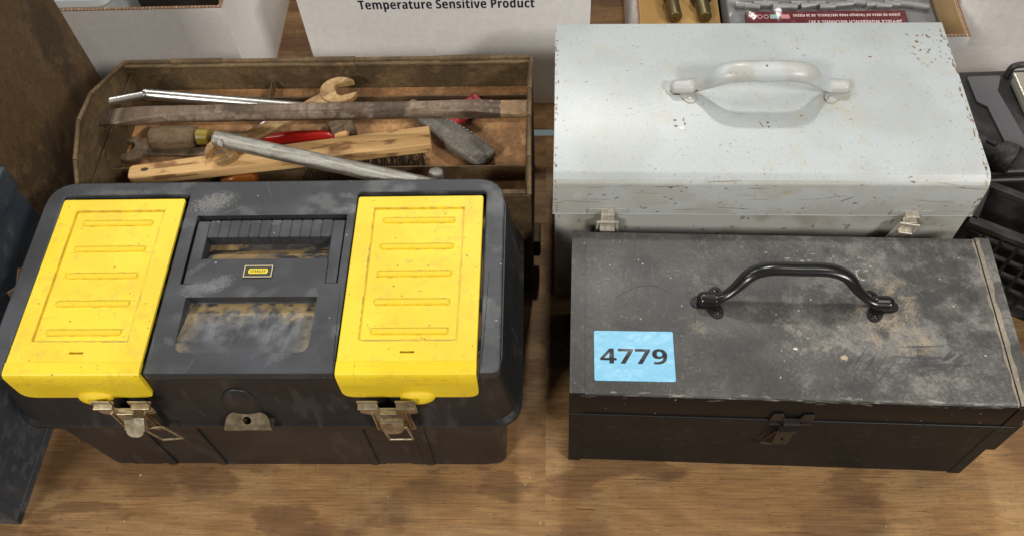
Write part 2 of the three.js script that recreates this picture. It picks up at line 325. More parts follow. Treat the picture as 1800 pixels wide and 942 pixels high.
    for (let i = 0; i < 50; i++) grime.push({ x: x0 + rr(0, 0.127), y: rr(-0.02, 0.195), len: rr(0.0005, 0.0016), wid: rr(0.0004, 0.001), ang: rr(0, 3.1), c: rgb(120, 96, 50), a: rr(0.3, 0.8) });
    for (let i = 0; i < 14; i++) grime.push({ x: x0 + rr(0.02, 0.11), y: rr(0.03, 0.17), len: rr(0.003, 0.014), wid: rr(0.001, 0.004), ang: rr(-0.5, 0.5), c: rgb(196, 168, 92), a: rr(0.1, 0.3), soft: -0.5, wob: 1.6 });
  }
  const yst = stamper(grime);
  const yel = mat({ map: tex(2048, 1024, 0.46, 0.23, (x, y) => {
    const a = fbm(x * 22, y * 22, 5), b = fbm(x * 160, y * 160, 3); let c = mix3(rgb(247, 218, 50), rgb(241, 208, 44), sst(0.4, 0.7, a)); c = mix3(c, rgb(214, 182, 70), 0.34 * sst(0.5, 0.76, b) * sst(0.45, 0.62, fbm(x * 26 + 5, y * 34, 4))); return yst(x, y, c);
  }, { ox: 0, oy: -0.01 }), roughness: 0.42, bumpMap: grainBump, bumpScale: 0.00008 });
  // outlines
  const ring = (x0, x1, z0, z1, r, y) => fillet([[x0, z0, r], [x1, z0, r], [x1, z1, r * 0.7], [x0, z1, r * 0.7]], 8).map(([x, z]) => [x, y, z]);
  // lid: skirt flaring to the rim
  const skirt = [loft([ring(-0.036, 0.468, -0.236, 0.0105, 0.045, 0.122), ring(-0.038, 0.470, -0.238, 0.0125, 0.045, 0.125), ring(-0.038, 0.470, -0.238, 0.0125, 0.045, 0.131), ring(-0.034, 0.466, -0.235, 0.0085, 0.042, 0.136),
      ring(-0.0225, 0.454, -0.221, 0.001, 0.034, 0.2125), ring(-0.0165, 0.448, -0.215, -0.004, 0.03, 0.2125)])];
  const lid = mesh('lid', [plate(fillet([[-0.0215, 0.0012, 0.002], [-0.0215, -0.219, 0.03], [0.453, -0.219, 0.03], [0.453, 0.0012, 0.018], [0.4345, 0.0012, 0.001], [0.4345, -0.2025, 0.004], [0.3035, -0.2025, 0.004], [0.3035, 0.0012, 0.001], [0.1285, 0.0012, 0.001], [0.1285, -0.2025, 0.004], [-0.0025, -0.2025, 0.004], [-0.0025, 0.0012, 0.001]].map((p, i) => p)), [
      fillet([[0.1405, -0.1765, 0.003], [0.297, -0.1765, 0.003], [0.297, -0.0925, 0.002], [0.281, -0.0925, 0.002], [0.281, -0.121, 0.003], [0.1565, -0.121, 0.003], [0.1565, -0.0925, 0.002], [0.1405, -0.0925, 0.002]], 4),
      fillet([[0.1495, -0.081, 0.004], [0.2795, -0.081, 0.004], [0.2785, -0.0185, 0.012], [0.1505, -0.0185, 0.012]], 4),
    ], 0.225, 0.0125, 0.0016)], plastic, T);
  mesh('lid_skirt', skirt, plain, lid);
  // floors of the recesses
  mesh('recess_floor', [box(-0.012, 0.444, 0.196, 0.2022, -0.212, -0.004), prism([[-0.148, 0.2022], [-0.1205, 0.2205], [-0.1205, 0.2022]], 0.1572, 0.2805)], dusty, lid);
  mesh('scoop', (() => { const g = prism([[-0.0812, 0.211], [-0.0812, 0.2065], [-0.0182, 0.2065], [-0.0182, 0.2247], [-0.03, 0.2238], [-0.056, 0.2135]], 0.1493, 0.2797); return boxUV(g); })(), scoopM, lid);
  // folding handle
  const hd = mesh('handle', [box(0.1435, 0.1565, 0.2085, 0.2235, -0.170, -0.0945, 0.002), box(0.281, 0.294, 0.2085, 0.2235, -0.170, -0.0945, 0.002), box(0.155, 0.283, 0.2092, 0.2225, -0.1699, -0.1501, 0.0015)], plastic, T);
  for (let i = 0; i < 12; i++) mesh('grip_segment', box(0.1567 + i * 0.01038, 0.1567 + i * 0.01038 + 0.0100, 0.2088, 0.2232, -0.1705, -0.1495, 0.0012), plastic, hd);
  // maker's badge
  const badge = mesh('badge', box(0.202, 0.2305, 0.2251, 0.2259, -0.1145, -0.1005, 0.0003), mat({ color: 0x2c2a24, roughness: 0.6 }), lid);
  const bt = canvasTex(256, 128, (c, w, h) => {
    c.fillStyle = '#35322b'; c.fillRect(0, 0, w, h); c.strokeStyle = '#cfc39a'; c.lineWidth = 9; c.strokeRect(6, 6, w - 12, h - 12);
    c.fillStyle = '#e8d42a'; c.beginPath(); c.moveTo(52, 38); c.lineTo(206, 38); c.quadraticCurveTo(226, 64, 206, 90); c.lineTo(52, 90); c.quadraticCurveTo(30, 64, 52, 38); c.fill();
    c.fillStyle = '#2a2820'; c.font = 'bold 36px sans-serif'; c.textAlign = 'center'; c.textBaseline = 'middle'; c.save(); c.translate(128, 65); c.scale(0.92, 1); c.fillText('STANLEY', 0, 0); c.restore();
  });
  mesh('lettering', sheet(V(0.2021, 0.2262, -0.1144), V(0.2304, 0.2262, -0.1144), V(0.2304, 0.2262, -0.1006), V(0.2021, 0.2262, -0.1006)), mat({ map: bt, roughness: 0.5 }), badge);
  // yellow lids
  for (const x0 of [0, 0.3053]) {
    const w = 0.1267, x1 = x0 + w, y = 0.2285, zb = -0.1945, xc = x0 + w / 2;
    const L = mesh('organizer_lid', [
      plate(fillet([[x0, zb, 0.003], [x1, zb, 0.003], [x1, -0.009], [x0, -0.009]]), [rrect(x0 + 0.0165, x1 - 0.0175, -0.181, -0.0295, 0.003), rrect(xc - 0.0075, xc + 0.0075, -0.0205, -0.0165, 0.0005)], y, 0.004, 0.0009),
      prism(fillet([[-0.009, y], [-0.009, y - 0.004], [0.0008, y - 0.004], [0.0008, 0.209], [0.0055, 0.209], [0.0048, y, 0.006]].map((p) => p), 6), x0, x1, 1),
      upright(fillet([[x0, 0.209], [x0, 0.184, 0.018], [x1, 0.184, 0.018], [x1, 0.209]], 8), [], 0.0055, 0.0045),
      (() => { const g = new THREE.SphereGeometry(1, 24, 16); g.scale(0.0172, 0.0105, 0.008); g.translate(xc + 0.006, 0.1855, 0.0045); return g; })(),
    ], yel, T);
    mesh('inset_panel', box(x0 + 0.0155, x1 - 0.0165, 0.2225, 0.2264, -0.182, -0.0285, 0.0004), yel, L);
    for (let k = 0; k < 5; k++) { const z = -0.1655 + k * 0.0312; const g = new THREE.CapsuleGeometry(0.0031, 0.066, 6, 14); g.rotateZ(Math.PI / 2); g.scale(1, 0.75, 1); g.translate(xc, 0.2268, z); mesh('rib', g, yel, L); }
  }
  // body
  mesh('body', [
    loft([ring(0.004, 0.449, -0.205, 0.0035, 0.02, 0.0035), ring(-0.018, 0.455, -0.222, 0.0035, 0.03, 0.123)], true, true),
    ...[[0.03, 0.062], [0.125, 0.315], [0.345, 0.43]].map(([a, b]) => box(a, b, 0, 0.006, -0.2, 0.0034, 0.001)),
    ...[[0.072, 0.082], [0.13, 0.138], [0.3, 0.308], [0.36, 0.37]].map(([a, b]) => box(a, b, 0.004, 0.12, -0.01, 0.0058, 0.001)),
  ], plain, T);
  // padlock eye between the latches
  const eyeShape = fillet([[0.181, -0.006, 0.001], [0.228, -0.006, 0.001], [0.2245, 0.013, 0.012], [0.186, 0.013, 0.012]], 8), hole = []; for (let i = 0; i < 16; i++) hole.push([0.2047 + 0.0042 * Math.cos(i * 0.3927), 0.004 + 0.0042 * Math.sin(i * 0.3927)]);
  const eye = upright(eyeShape, [hole], 0.0009, 0.0018, 0.0003); eye.rotateX(-0.75); eye.translate(0, 0.146, 0.0165);
  mesh('padlock_eye', [eye, box(0.181, 0.228, 0.138, 0.1405, 0.005, 0.0205, 0.001)], mat({ map: M.latch.map, color: 0xb0aca4, roughness: 0.62, metalness: 0.7 }), T);
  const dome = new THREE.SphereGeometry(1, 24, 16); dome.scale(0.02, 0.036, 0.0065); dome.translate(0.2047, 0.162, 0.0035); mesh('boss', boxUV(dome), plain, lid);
  // draw latches
  for (const [xl, swing, turn] of [[0.098, 0.9, -0.2], [0.347, 0.18, 0.08]]) {
    const g = new THREE.Group(); g.name = 'latch'; g.position.set(xl, -0.012, -0.002); g.scale.set(1.12, 1.12, 1.1); T.add(g);
    mesh('latch_plate', [
      upright(fillet([[-0.024, 0.186], [-0.024, 0.164], [-0.016, 0.16], [-0.014, 0.128, 0.003], [0.019, 0.128, 0.003], [0.016, 0.16], [0.024, 0.164], [0.024, 0.186], [0.0075, 0.186], [0.0075, 0.172, 0.001], [-0.0075, 0.172, 0.001], [-0.0075, 0.186]], 3), [], 0.0165, 0.0014, 0.0003),
      box(-0.024, -0.0078, 0.1765, 0.179, 0.012, 0.0198, 0.0006), box(0.0078, 0.024, 0.1765, 0.179, 0.012, 0.0198, 0.0006), box(-0.0072, 0.0072, 0.1675, 0.17, 0.0145, 0.0205, 0.0008),
      box(-0.015, -0.0135, 0.13, 0.165, 0.009, 0.018), box(0.0135, 0.015, 0.13, 0.165, 0.009, 0.018),
    ], M.latch, g);
    const lever = new THREE.Group(); lever.name = 'latch_lever'; lever.position.set(0, 0.146, 0.018); lever.rotation.set(-swing, turn, 0); g.add(lever);
    mesh('lever_plate', [upright(fillet([[-0.009, 0.006], [-0.009, -0.012, 0.008], [0.009, -0.012, 0.008], [0.009, 0.006]], 6), [], 0.0035, 0.0014, 0.0004), box(-0.009, 0.009, 0.004, 0.0062, -0.001, 0.0045, 0.0006), box(-0.0098, -0.0085, -0.006, 0.006, -0.002, 0.0035), box(0.0085, 0.0098, -0.006, 0.006, -0.002, 0.0035)], M.latch, lever);
    const bail = new THREE.Group(); bail.name = 'latch_bail'; bail.position.set(turn < 0 ? 0.012 : 0.001, 0.141, 0.02); bail.rotation.set(0.12, 0, turn < 0 ? 0.25 : 0.06); g.add(bail);
    mesh('bail_wire', [rod(V(-0.0105, 0, 0), V(-0.0105, -0.03, 0.002), 0.0011), rod(V(0.0105, 0, 0), V(0.0105, -0.03, 0.002), 0.0011), rod(V(-0.0112, -0.03, 0.002), V(0.0112, -0.03, 0.002), 0.0013), rod(V(-0.0112, 0, 0), V(0.0112, 0, 0), 0.0013)], M.latch, bail);
  }
}
// handle of sheet steel: a flattened tube arched between two ferrules, on clover-shaped plates; x along it, feet at +-half
function steelHandle(parent, m, half, rise, wid, ferrule, tilt) {
  const pts = [[-half, 0.0075], [-half * 0.88, 0.0095], [-half * 0.74, rise * 0.45], [-half * 0.56, rise * 0.84], [-half * 0.38, rise * 0.98], [0, rise], [half * 0.38, rise * 0.98], [half * 0.56, rise * 0.84], [half * 0.74, rise * 0.45], [half * 0.88, 0.0095], [half, 0.0075]];
  const curve = new THREE.CatmullRomCurve3(pts.map(([x, y]) => V(x, y, 0)), false, 'centripetal');
  const g = new THREE.TubeGeometry(curve, 70, 1, 16); const p = g.attributes.position, N = 17;
  for (let i = 0; i <= 70; i++) {
    const c = curve.getPointAt(i / 70), s = 0.7 + 0.3 * sst(0.06, 0.25, 0.5 - Math.abs(i / 70 - 0.5));
    for (let k = 0; k < N; k++) { const q = i * N + k, v = V().fromBufferAttribute(p, q).sub(c); const tz = v.z; v.z = 0; p.setXYZ(q, c.x + v.x * wid * 0.42 * s, c.y + v.y * wid * 0.42 * s, tz * wid * 0.62 * s); }
  }
  g.computeVertexNormals(); const u = g.attributes.uv; for (let i = 0; i < u.count; i++) u.setXY(i, u.getX(i) * 0.2, u.getY(i) * 0.04);
  g.translate(0, -0.0075, 0); const h = mesh('handle', g, m, parent); h.position.y = 0.0075; h.rotation.x = tilt;
  for (const s of [-1, 1]) {
    const f = new THREE.CapsuleGeometry(0.0072, ferrule, 8, 16); f.rotateZ(Math.PI / 2); f.scale(1, 0.95, 1.1); f.translate(s * (half + 0.002), 0.0068, 0);
    const lobe = []; for (let i = 0; i < 40; i++) { const a = i / 40 * Math.PI * 2, r = 0.0122 + 0.0048 * Math.cos(3 * (a - (s > 0 ? 0 : Math.PI))); lobe.push([s * (half + 0.0005) + r * Math.cos(a) * 1.12, -r * Math.sin(a) * 1.18]); }
    mesh('handle_mount', [f, plate(lobe, [], 0.0016, 0.0016, 0.0005)], m, parent);
    for (const k of [-1, 1]) { const rv = new THREE.SphereGeometry(0.0034, 14, 8); rv.scale(1, 0.45, 1); rv.translate(s * (half - 0.0055), 0.0016, k * 0.0118); mesh('rivet', rv, m, parent); }
  }
  return h;
}
// ------------------------------------------------------------------ black steel toolbox with the lot sticker
{
  const W = 0.42, D = 0.1862, H = 0.1755, S = 0.1308;
  const T = thing('steel_toolbox', 'dusty black steel toolbox with a blue numbered sticker on its lid', 'toolbox', 0.0463, 0, -0.3429, -0.1125);
  const LEN = 0.0448 + D + 0.0448, top0 = 0.0448;            // profile length: up the back, over the top, down the front
  const st = stamper([
    ...marks(70, [0.2, 0.41], [top0, top0 + D], (x, y) => ({ x, y, len: rr(0.004, 0.016), wid: rr(0.003, 0.009), ang: rr(-1, 1), c: rgb(140, 138, 132), a: rr(0.04, 0.22), soft: -0.6, wob: 1.6 })),
    ...marks(24, [0.02, 0.2], [top0, top0 + D], (x, y) => ({ x, y, len: rr(0.006, 0.02), wid: rr(0.004, 0.01), ang: rr(-1, 1), c: rgb(120, 118, 113), a: rr(0.04, 0.16), soft: -0.6, wob: 1.6 })),
    ...marks(46, [0.278, 0.338], [top0 + 0.05, top0 + 0.135], (x, y) => ({ x, y, len: rr(0.004, 0.014), wid: rr(0.003, 0.009), ang: rr(0, 3), c: rgb(172, 154, 126), a: rr(0.3, 0.62), soft: -0.6, wob: 1.8 })),
    ...marks(12, [0.115, 0.155], [top0 + 0.055, top0 + 0.115], (x, y) => ({ x, y, len: rr(0.004, 0.012), wid: rr(0.003, 0.006), ang: rr(0, 3), c: rgb(150, 138, 118), a: rr(0.15, 0.4), soft: 0, wob: 1.5 })),
    ...marks(10, [0.2, 0.26], [top0 + 0.1, top0 + 0.135], (x, y) => ({ x, y, len: rr(0.003, 0.009), wid: rr(0.003, 0.006), ang: rr(0, 3), c: rgb(168, 158, 138), a: rr(0.2, 0.5), soft: 0, wob: 1.5 })),
    ...marks(80, [0, W], [top0, top0 + D], (x, y) => ({ x, y, len: rr(0.002, 0.014), wid: rr(0.0003, 0.0006), ang: rr(-1.6, 1.6), c: rnd() < 0.65 ? rgb(146, 144, 138) : rgb(38, 38, 38), a: rr(0.08, 0.38) })),
    // finger swipes through the dust
    ...[...Array(10)].map((_, i) => ({ x: 0.258 + rr(0, 0.036), y: top0 + rr(0.138, 0.156), len: rr(0.006, 0.02), wid: rr(0.0006, 0.0016), ang: rr(-1.0, -0.6), c: rgb(60, 60, 61), a: rr(0.35, 0.75) })),
    ...[...Array(12)].map((_, i) => ({ x: 0.31 + rr(0, 0.045), y: top0 + rr(0.124, 0.15), len: rr(0.008, 0.024), wid: rr(0.0006, 0.0018), ang: rr(-0.45, 0.05), c: rgb(58, 58, 60), a: rr(0.3, 0.7) })),
    ...[...Array(6)].map((_, i) => ({ x: 0.35 + rr(0, 0.014), y: top0 + rr(0.132, 0.148), len: rr(0.006, 0.012), wid: rr(0.001, 0.0022), ang: rr(-0.9, -0.5), c: rgb(56, 56, 58), a: rr(0.4, 0.7) })),
    // chips and flecks
    ...marks(60, [0, W], [top0 + D - 0.006, top0 + D + 0.003], (x, y) => ({ x, y, len: rr(0.002, 0.009), wid: rr(0.0005, 0.0012), ang: rr(-0.3, 0.3), c: rgb(170, 168, 160), a: rr(0.2, 0.6) })),
    ...marks(70, [0, W], [0, LEN], (x, y) => ({ x, y, len: rr(0.0006, 0.0016), wid: rr(0.0004, 0.001), ang: rr(0, 3), c: rgb(205, 200, 185), a: rr(0.4, 0.9) })),
    ...marks(30, [0.19, 0.3], [top0 + 0.02, top0 + 0.045], (x, y) => ({ x, y, len: rr(0.0008, 0.003), wid: rr(0.0005, 0.001), ang: rr(-0.2, 0.5), c: rgb(200, 198, 190), a: rr(0.4, 0.8) })),
    { x: 0.213, y: top0 + 0.131, len: 0.0022, wid: 0.0016, c: rgb(220, 212, 190), a: 1 }, { x: 0.2575, y: top0 + 0.139, len: 0.004, wid: 0.003, c: rgb(190, 174, 140), a: 0.9 },
    // a hair-line scratch and a bright curl
    ...[...Array(14)].map((_, i) => ({ x: 0.044 + i * 0.0038, y: top0 + 0.078 - 0.024 * Math.sin(0.4 + i * 0.14) + 0.01, len: 0.0026, wid: 0.0006, ang: -0.75 + i * 0.085, c: rgb(34, 34, 34), a: 0.95 })),
    ...[...Array(7)].map((_, i) => ({ x: 0.288 + 0.0045 * Math.cos(2 + i * 0.5), y: top0 + 0.046 - 0.006 * Math.sin(1.8 + i * 0.5), len: 0.0014, wid: 0.0007, ang: i * 0.5, c: rgb(225, 220, 205), a: 0.9 })),
  ]);
  const paint = (x, y) => {
    const a = fbm(x * 30, y * 34, 5), b = fbm(x * 85 + 4, y * 85, 4), n = noise(x * 1400, y * 1400), right = sst(0.16, 0.3, x + (fbm(x * 20, y * 20, 3) - 0.5) * 0.14);
    const onTop = y > top0 - 0.004 && y < top0 + D - 0.001;
    let c = rgb(18, 17, 16);  // faces off the top painted near-black, standing in for shade toward the viewer
    if (onTop) { c = mix3(rgb(62, 61, 60), rgb(78, 77, 75), sst(0.35, 0.72, a)); const q = fbm(x * 24 + 4, y * 30, 6), q2 = fbm(x * 110, y * 130 + 9, 4); { const d = (0.2 + 0.46 * right) * (0.55 + 0.6 * sst(0.4, 0.62, q)) * (0.7 + 0.4 * q2), gr = fbm(x * 520, y * 520, 3); c = mix3(c, rgb(134, 132, 127), Math.min(0.95, 0.4 * sst(0.7 - d, 1.15 - d * 0.7, gr + 0.3 * (q2 - 0.5)) + 0.75 * d)); } c = mix3(c, rgb(44, 44, 44), 0.4 * right * sst(0.54, 0.68, fbm(x * 40 + 30, y * 46, 5))); }
    const seam = Math.abs(x - 0.4092 - 0.0006 * Math.sin(y * 200)) ; if (onTop && seam < 0.0035 + 0.003 * (b - 0.5)) c = mix3(c, rgb(178, 164, 138), 0.75 * (0.4 + 0.9 * a));
    const k = 0.86 + 0.1 * n + 0.16 * fbm(x * 420, y * 420, 2); return st(x, y, [c[0] * k, c[1] * k, c[2] * k]);
  };
  const lidM = mat({ map: tex(2048, 1024, 0.44, 0.29, paint, { ox: -0.01, oy: -0.005 }), roughness: 0.5, bumpMap: dentBump, bumpScale: 0.0009 });
  const shadedBodyM = mat({ map: tex(512, 512, 0.3, 0.3, (x, y) => { const a = fbm(x * 25, y * 25, 5); const c = mix3(rgb(17, 16, 14), rgb(24, 23, 21), sst(0.45, 0.7, a)); return mix3(c, rgb(70, 62, 52), 0.35 * sst(0.68, 0.78, fbm(x * 160, y * 160, 3))); }), roughness: 0.65, bumpMap: dentBump, bumpScale: 0.0006 });  // black paint darkened further, so the body colour carries shade
  const gloss = mat({ color: lin(0.016, 0.016, 0.016), roughness: 0.24 });
  const lidProf = (o, dy = 0) => fillet([[-D - o, S + dy], [-D - o, H + o, 0.005], [o, H + o, 0.0055], [o, S + dy]], 6);
  const lid = mesh('lid', prism(lidProf(0), 0.0125, W - 0.0125, 1), lidM, T);
  mesh('end_cap', prism(lidProf(0.0009), -0.0012, 0.0127), lidM, lid); mesh('end_cap', prism(lidProf(0.0009), W - 0.0115, W + 0.0022), lidM, lid);
  mesh('rolled_edge', [rod(V(-0.001, S - 0.0005, 0.0006), V(W + 0.002, S - 0.0005, 0.0006), 0.0017), rod(V(W + 0.0015, S - 0.0005, 0), V(W + 0.0015, S - 0.0005, -D), 0.0017)], lidM, lid);
  const body = mesh('body', box(0.0015, W - 0.0015, 0.0022, S - 0.002, -D + 0.001, -0.0012, 0.0012), shadedBodyM, T);
  mesh('end_cap', box(0, 0.013, 0, S - 0.0025, -D, -0.0004, 0.001), shadedBodyM, body); mesh('end_cap', box(W - 0.013, W, 0, S - 0.0025, -D, -0.0004, 0.001), shadedBodyM, body);
  mesh('end_flange', box(W, W + 0.0125, 0.062, S - 0.003, -D + 0.004, -0.003, 0.002), shadedBodyM, body);
  const hg = new THREE.Group(); hg.name = 'carry_handle'; hg.position.set(0.217, H, -0.1018); T.add(hg);
  steelHandle(hg, gloss, 0.081, 0.041, 0.0152, 0.010, -0.6);
  // hasp
  const hs = new THREE.Group(); hs.name = 'hasp'; hs.position.set(0.2115, 0, 0.0012); T.add(hs);
  const hm = mat({ color: lin(0.035, 0.03, 0.026), roughness: 0.35, metalness: 0.3 });
  mesh('hasp_plate', [upright(fillet([[-0.02, 0.132], [-0.02, 0.148, 0.002], [-0.009, 0.148, 0.002], [-0.007, 0.1375], [0.007, 0.1375], [0.009, 0.148, 0.002], [0.02, 0.148, 0.002], [0.02, 0.132]], 3), [], 0.002, 0.002, 0.0005), box(-0.02, -0.009, 0.1285, 0.131, 0, 0.004, 0.0006), box(0.009, 0.02, 0.1285, 0.131, 0, 0.004, 0.0006)], hm, hs);
  mesh('hasp_tongue', [box(-0.008, 0.008, 0.134, 0.1365, 0.001, 0.007, 0.0008), box(-0.0085, 0.0085, 0.117, 0.1195, 0, 0.008, 0.0008), upright(fillet([[-0.0085, 0.118], [-0.008, 0.078, 0.003], [0.008, 0.078, 0.003], [0.0085, 0.118]], 4), [rrect(-0.0012, 0.0012, 0.088, 0.097, 0.0008)], 0.0035, 0.0016, 0.0004)], hm, hs);
  mesh('hasp_wire', [rod(V(-0.009, 0.112, 0.003), V(-0.02, 0.082, 0.003), 0.0011), rod(V(-0.02, 0.082, 0.003), V(-0.008, 0.08, 0.004), 0.0011)], hm, hs);
  // lot sticker
  const tx = canvasTex(608, 424, (c, w, h) => {
    c.fillStyle = '#86c8ea'; c.fillRect(0, 0, w, h);
    c.fillStyle = '#040608'; c.font = 'bold 206px sans-serif'; c.textAlign = 'center'; c.textBaseline = 'middle'; c.save(); c.translate(w / 2, h * 0.515); c.scale(1.14, 0.86); c.fillText('4779', 0, 0); c.restore();
  });
  const sg = plate(rrect(0.0222, 0.0984, -0.0668, -0.0135, 0.0022), [], H + 0.0006, 0.0004); const su = sg.attributes.uv, sp = sg.attributes.position;
  for (let i = 0; i < su.count; i++) su.setXY(i, (sp.getX(i) - 0.0222) / 0.0762, (-0.0135 - sp.getZ(i)) / 0.0533);
  sg.rotateY(0.012); mesh('lot_sticker', sg, mat({ map: tx, roughness: 0.36, bumpMap: tex(256, 256, 1, 1, (x, y) => fbm(x * 5, y * 4, 3) + 0.25 * Math.abs(fbm(x * 9 + 4, y * 3, 2) - 0.5), { srgb: false }), bumpScale: 0.0012 }), T).userData = { label: 'light blue sticker reading 4779' };
}
// ------------------------------------------------------------------ white steel toolbox
{
  const W = 0.4338, D = 0.2288, H = 0.2311, S = 0.1746, top0 = H - S, LEN = top0 * 2 + D;
  const T = thing('steel_toolbox', 'tall chipped white steel toolbox with white handle behind the black steel toolbox', 'toolbox', 0.0485, 0, -0.5552, -0.0991);
  const chip = () => (rnd() < 0.6 ? rgb(112, 84, 62) : rgb(150, 128, 104));
  const st = stamper([
    ...marks(120, [0, W], [top0, LEN], (x, y) => ({ x, y, len: rr(0.0006, 0.0024), wid: rr(0.0004, 0.001), ang: rr(-0.8, 0.8), c: chip(), a: rr(0.15, 0.7) })),
    ...marks(60, [0, W], [top0 + D - 0.012, LEN - 0.006], (x, y) => ({ x, y, len: rr(0.001, 0.0034), wid: rr(0.0005, 0.0013), ang: rr(-0.5, 0.5), c: chip(), a: rr(0.4, 0.9) })),
    ...marks(22, [0, W], [top0 + D - 0.004, LEN], (x, y) => ({ x, y, len: rr(0.006, 0.022), wid: 0.0005, ang: rr(-0.15, 0.15), c: rgb(96, 80, 64), a: rr(0.3, 0.7) })),
    ...marks(34, [0, 0.004], [top0, LEN], (x, y) => ({ x, y, len: rr(0.001, 0.003), wid: rr(0.0006, 0.0014), ang: 1.57, c: chip(), a: 0.8 })),
    ...marks(50, [W - 0.005, W], [top0, LEN], (x, y) => ({ x, y, len: rr(0.001, 0.004), wid: rr(0.0006, 0.0015), ang: 1.57, c: chip(), a: 0.8 })),
    ...marks(36, [0.39, W], [top0 + 0.02, top0 + 0.07], (x, y) => ({ x, y, len: rr(0.0008, 0.003), wid: rr(0.0006, 0.0016), ang: rr(0, 3), c: chip(), a: rr(0.4, 0.9) })),
    ...marks(24, [0.28, 0.325], [top0 + 0.09, top0 + 0.135], (x, y) => ({ x, y, len: rr(0.003, 0.01), wid: rr(0.002, 0.006), ang: rr(0, 3), c: rgb(184, 164, 128), a: rr(0.1, 0.32), soft: 0, wob: 1.5 })),
    ...marks(16, [0.115, 0.16], [top0 + 0.085, top0 + 0.135], (x, y) => ({ x, y, len: rr(0.003, 0.008), wid: rr(0.002, 0.005), ang: rr(0, 3), c: rgb(188, 168, 132), a: rr(0.1, 0.32), soft: 0, wob: 1.5 })),
    { x: 0.127, y: top0 + 0.148, len: 0.0022, wid: 0.0015, c: rgb(116, 72, 56), a: 1, wob: 0.2 }, { x: 0.1275, y: top0 + 0.156, len: 0.0022, wid: 0.0015, c: rgb(116, 72, 56), a: 1, wob: 0.2 },
    { x: 0.136, y: top0 + 0.147, len: 0.0008, wid: 0.003, c: rgb(110, 82, 66), a: 0.9 }, { x: 0.137, y: top0 + 0.153, len: 0.0012, wid: 0.002, c: rgb(110, 82, 66), a: 0.9 }, { x: 0.1335, y: top0 + 0.1585, len: 0.003, wid: 0.002, c: rgb(238, 236, 228), a: 0.9 },
    { x: 0.223, y: top0 + 0.151, len: 0.0014, wid: 0.0014, c: rgb(104, 74, 58), a: 1 }, { x: 0.2235, y: top0 + 0.157, len: 0.0011, wid: 0.0011, c: rgb(104, 74, 58), a: 1 }, { x: 0.216, y: top0 + 0.154, len: 0.0009, wid: 0.005, ang: -0.4, c: rgb(150, 128, 108), a: 0.8 },
    { x: 0.345, y: top0 + 0.055, len: 0.0022, wid: 0.0012, c: rgb(168, 100, 78), a: 1 }, { x: 0.3, y: top0 + D + 0.022, len: 0.009, wid: 0.0007, ang: -0.6, c: rgb(84, 72, 60), a: 0.9 },
    { x: 0.237, y: top0 + D + 0.012, len: 0.004, wid: 0.005, c: rgb(178, 160, 128), a: 0.7, soft: 0 },
  ]);
  const paint = (x, y) => {
    const a = fbm(x * 14, y * 16, 5), b = fbm(x * 60, y * 60 + 3, 4), n = noise(x * 1300, y * 1300), m = fbm(x * 500, y * 500, 2);
    let c = mix3(rgb(192, 199, 201), rgb(184, 190, 190), sst(0.4, 0.7, a)); c = mix3(c, rgb(186, 178, 160), 0.22 * sst(0.58, 0.78, b)); c = mix3(c, rgb(150, 142, 130), 0.4 * sst(0.76, 0.84, m));
    if (y > top0 + D - 0.004) c = mix3(c, rgb(176, 174, 164), 0.2 + 0.5 * sst(0.4, 0.7, fbm(x * 30 + 8, y * 40, 4)));
    const k = 0.975 + 0.05 * n; return st(x, y, [c[0] * k, c[1] * k, c[2] * k]);
  };
  const lidM = mat({ map: tex(2048, 1536, 0.45, 0.36, paint, { ox: -0.005, oy: -0.005 }), roughness: 0.36, bumpMap: dentBump, bumpScale: 0.001 });
  const bodyM = mat({ map: tex(1024, 512, 0.5, 0.25, (x, y) => { const a = fbm(x * 20, y * 26, 5), b = fbm(x * 140, y * 140, 3); let c = mix3(rgb(184, 186, 180), rgb(162, 158, 146), sst(0.42, 0.68, a)); c = mix3(c, rgb(120, 104, 84), 0.6 * sst(0.74, 0.82, b)); return c; }), roughness: 0.42, bumpMap: dentBump, bumpScale: 0.0006 });
  const prof = fillet([[-D, S], [-D, H, 0.008], [0.001, H, 0.018], [0.003, S]], 10);
  const lid = mesh('lid', prism(prof, 0, W, 1), lidM, T);
  mesh('rolled_edge', [rod(V(-0.0008, S - 0.0004, 0.0022), V(W + 0.0008, S - 0.0004, 0.0022), 0.0011), rod(V(0.0002, S, 0), V(0.0002, S, -D), 0.0011)], lidM, lid);
  mesh('body', [box(0.0012, W - 0.0012, 0, S - 0.0012, -D + 0.001, 0.0008, 0.0018)], bodyM, T);
  const hm = mat({ map: tex(512, 128, 0.2, 0.05, (x, y) => { const q = fbm(x * 70, y * 160 + 4, 3), b = fbm(x * 40, y * 60, 4); let c = mix3(rgb(194, 200, 202), rgb(184, 184, 178), sst(0.4, 0.7, b)); return mix3(c, rgb(110, 88, 70), sst(0.78, 0.8, q)); }), roughness: 0.34 });
  const hg = new THREE.Group(); hg.name = 'carry_handle'; hg.position.set(0.2187, H, -0.1195); T.add(hg);
  steelHandle(hg, hm, 0.0795, 0.042, 0.0182, 0.013, 0.32);
  const lm = mat({ map: tex(256, 256, 0.1, 0.1, rustColor(rgb(196, 190, 176), rgb(168, 156, 134), rgb(206, 202, 192))), roughness: 0.4, metalness: 0.35 });
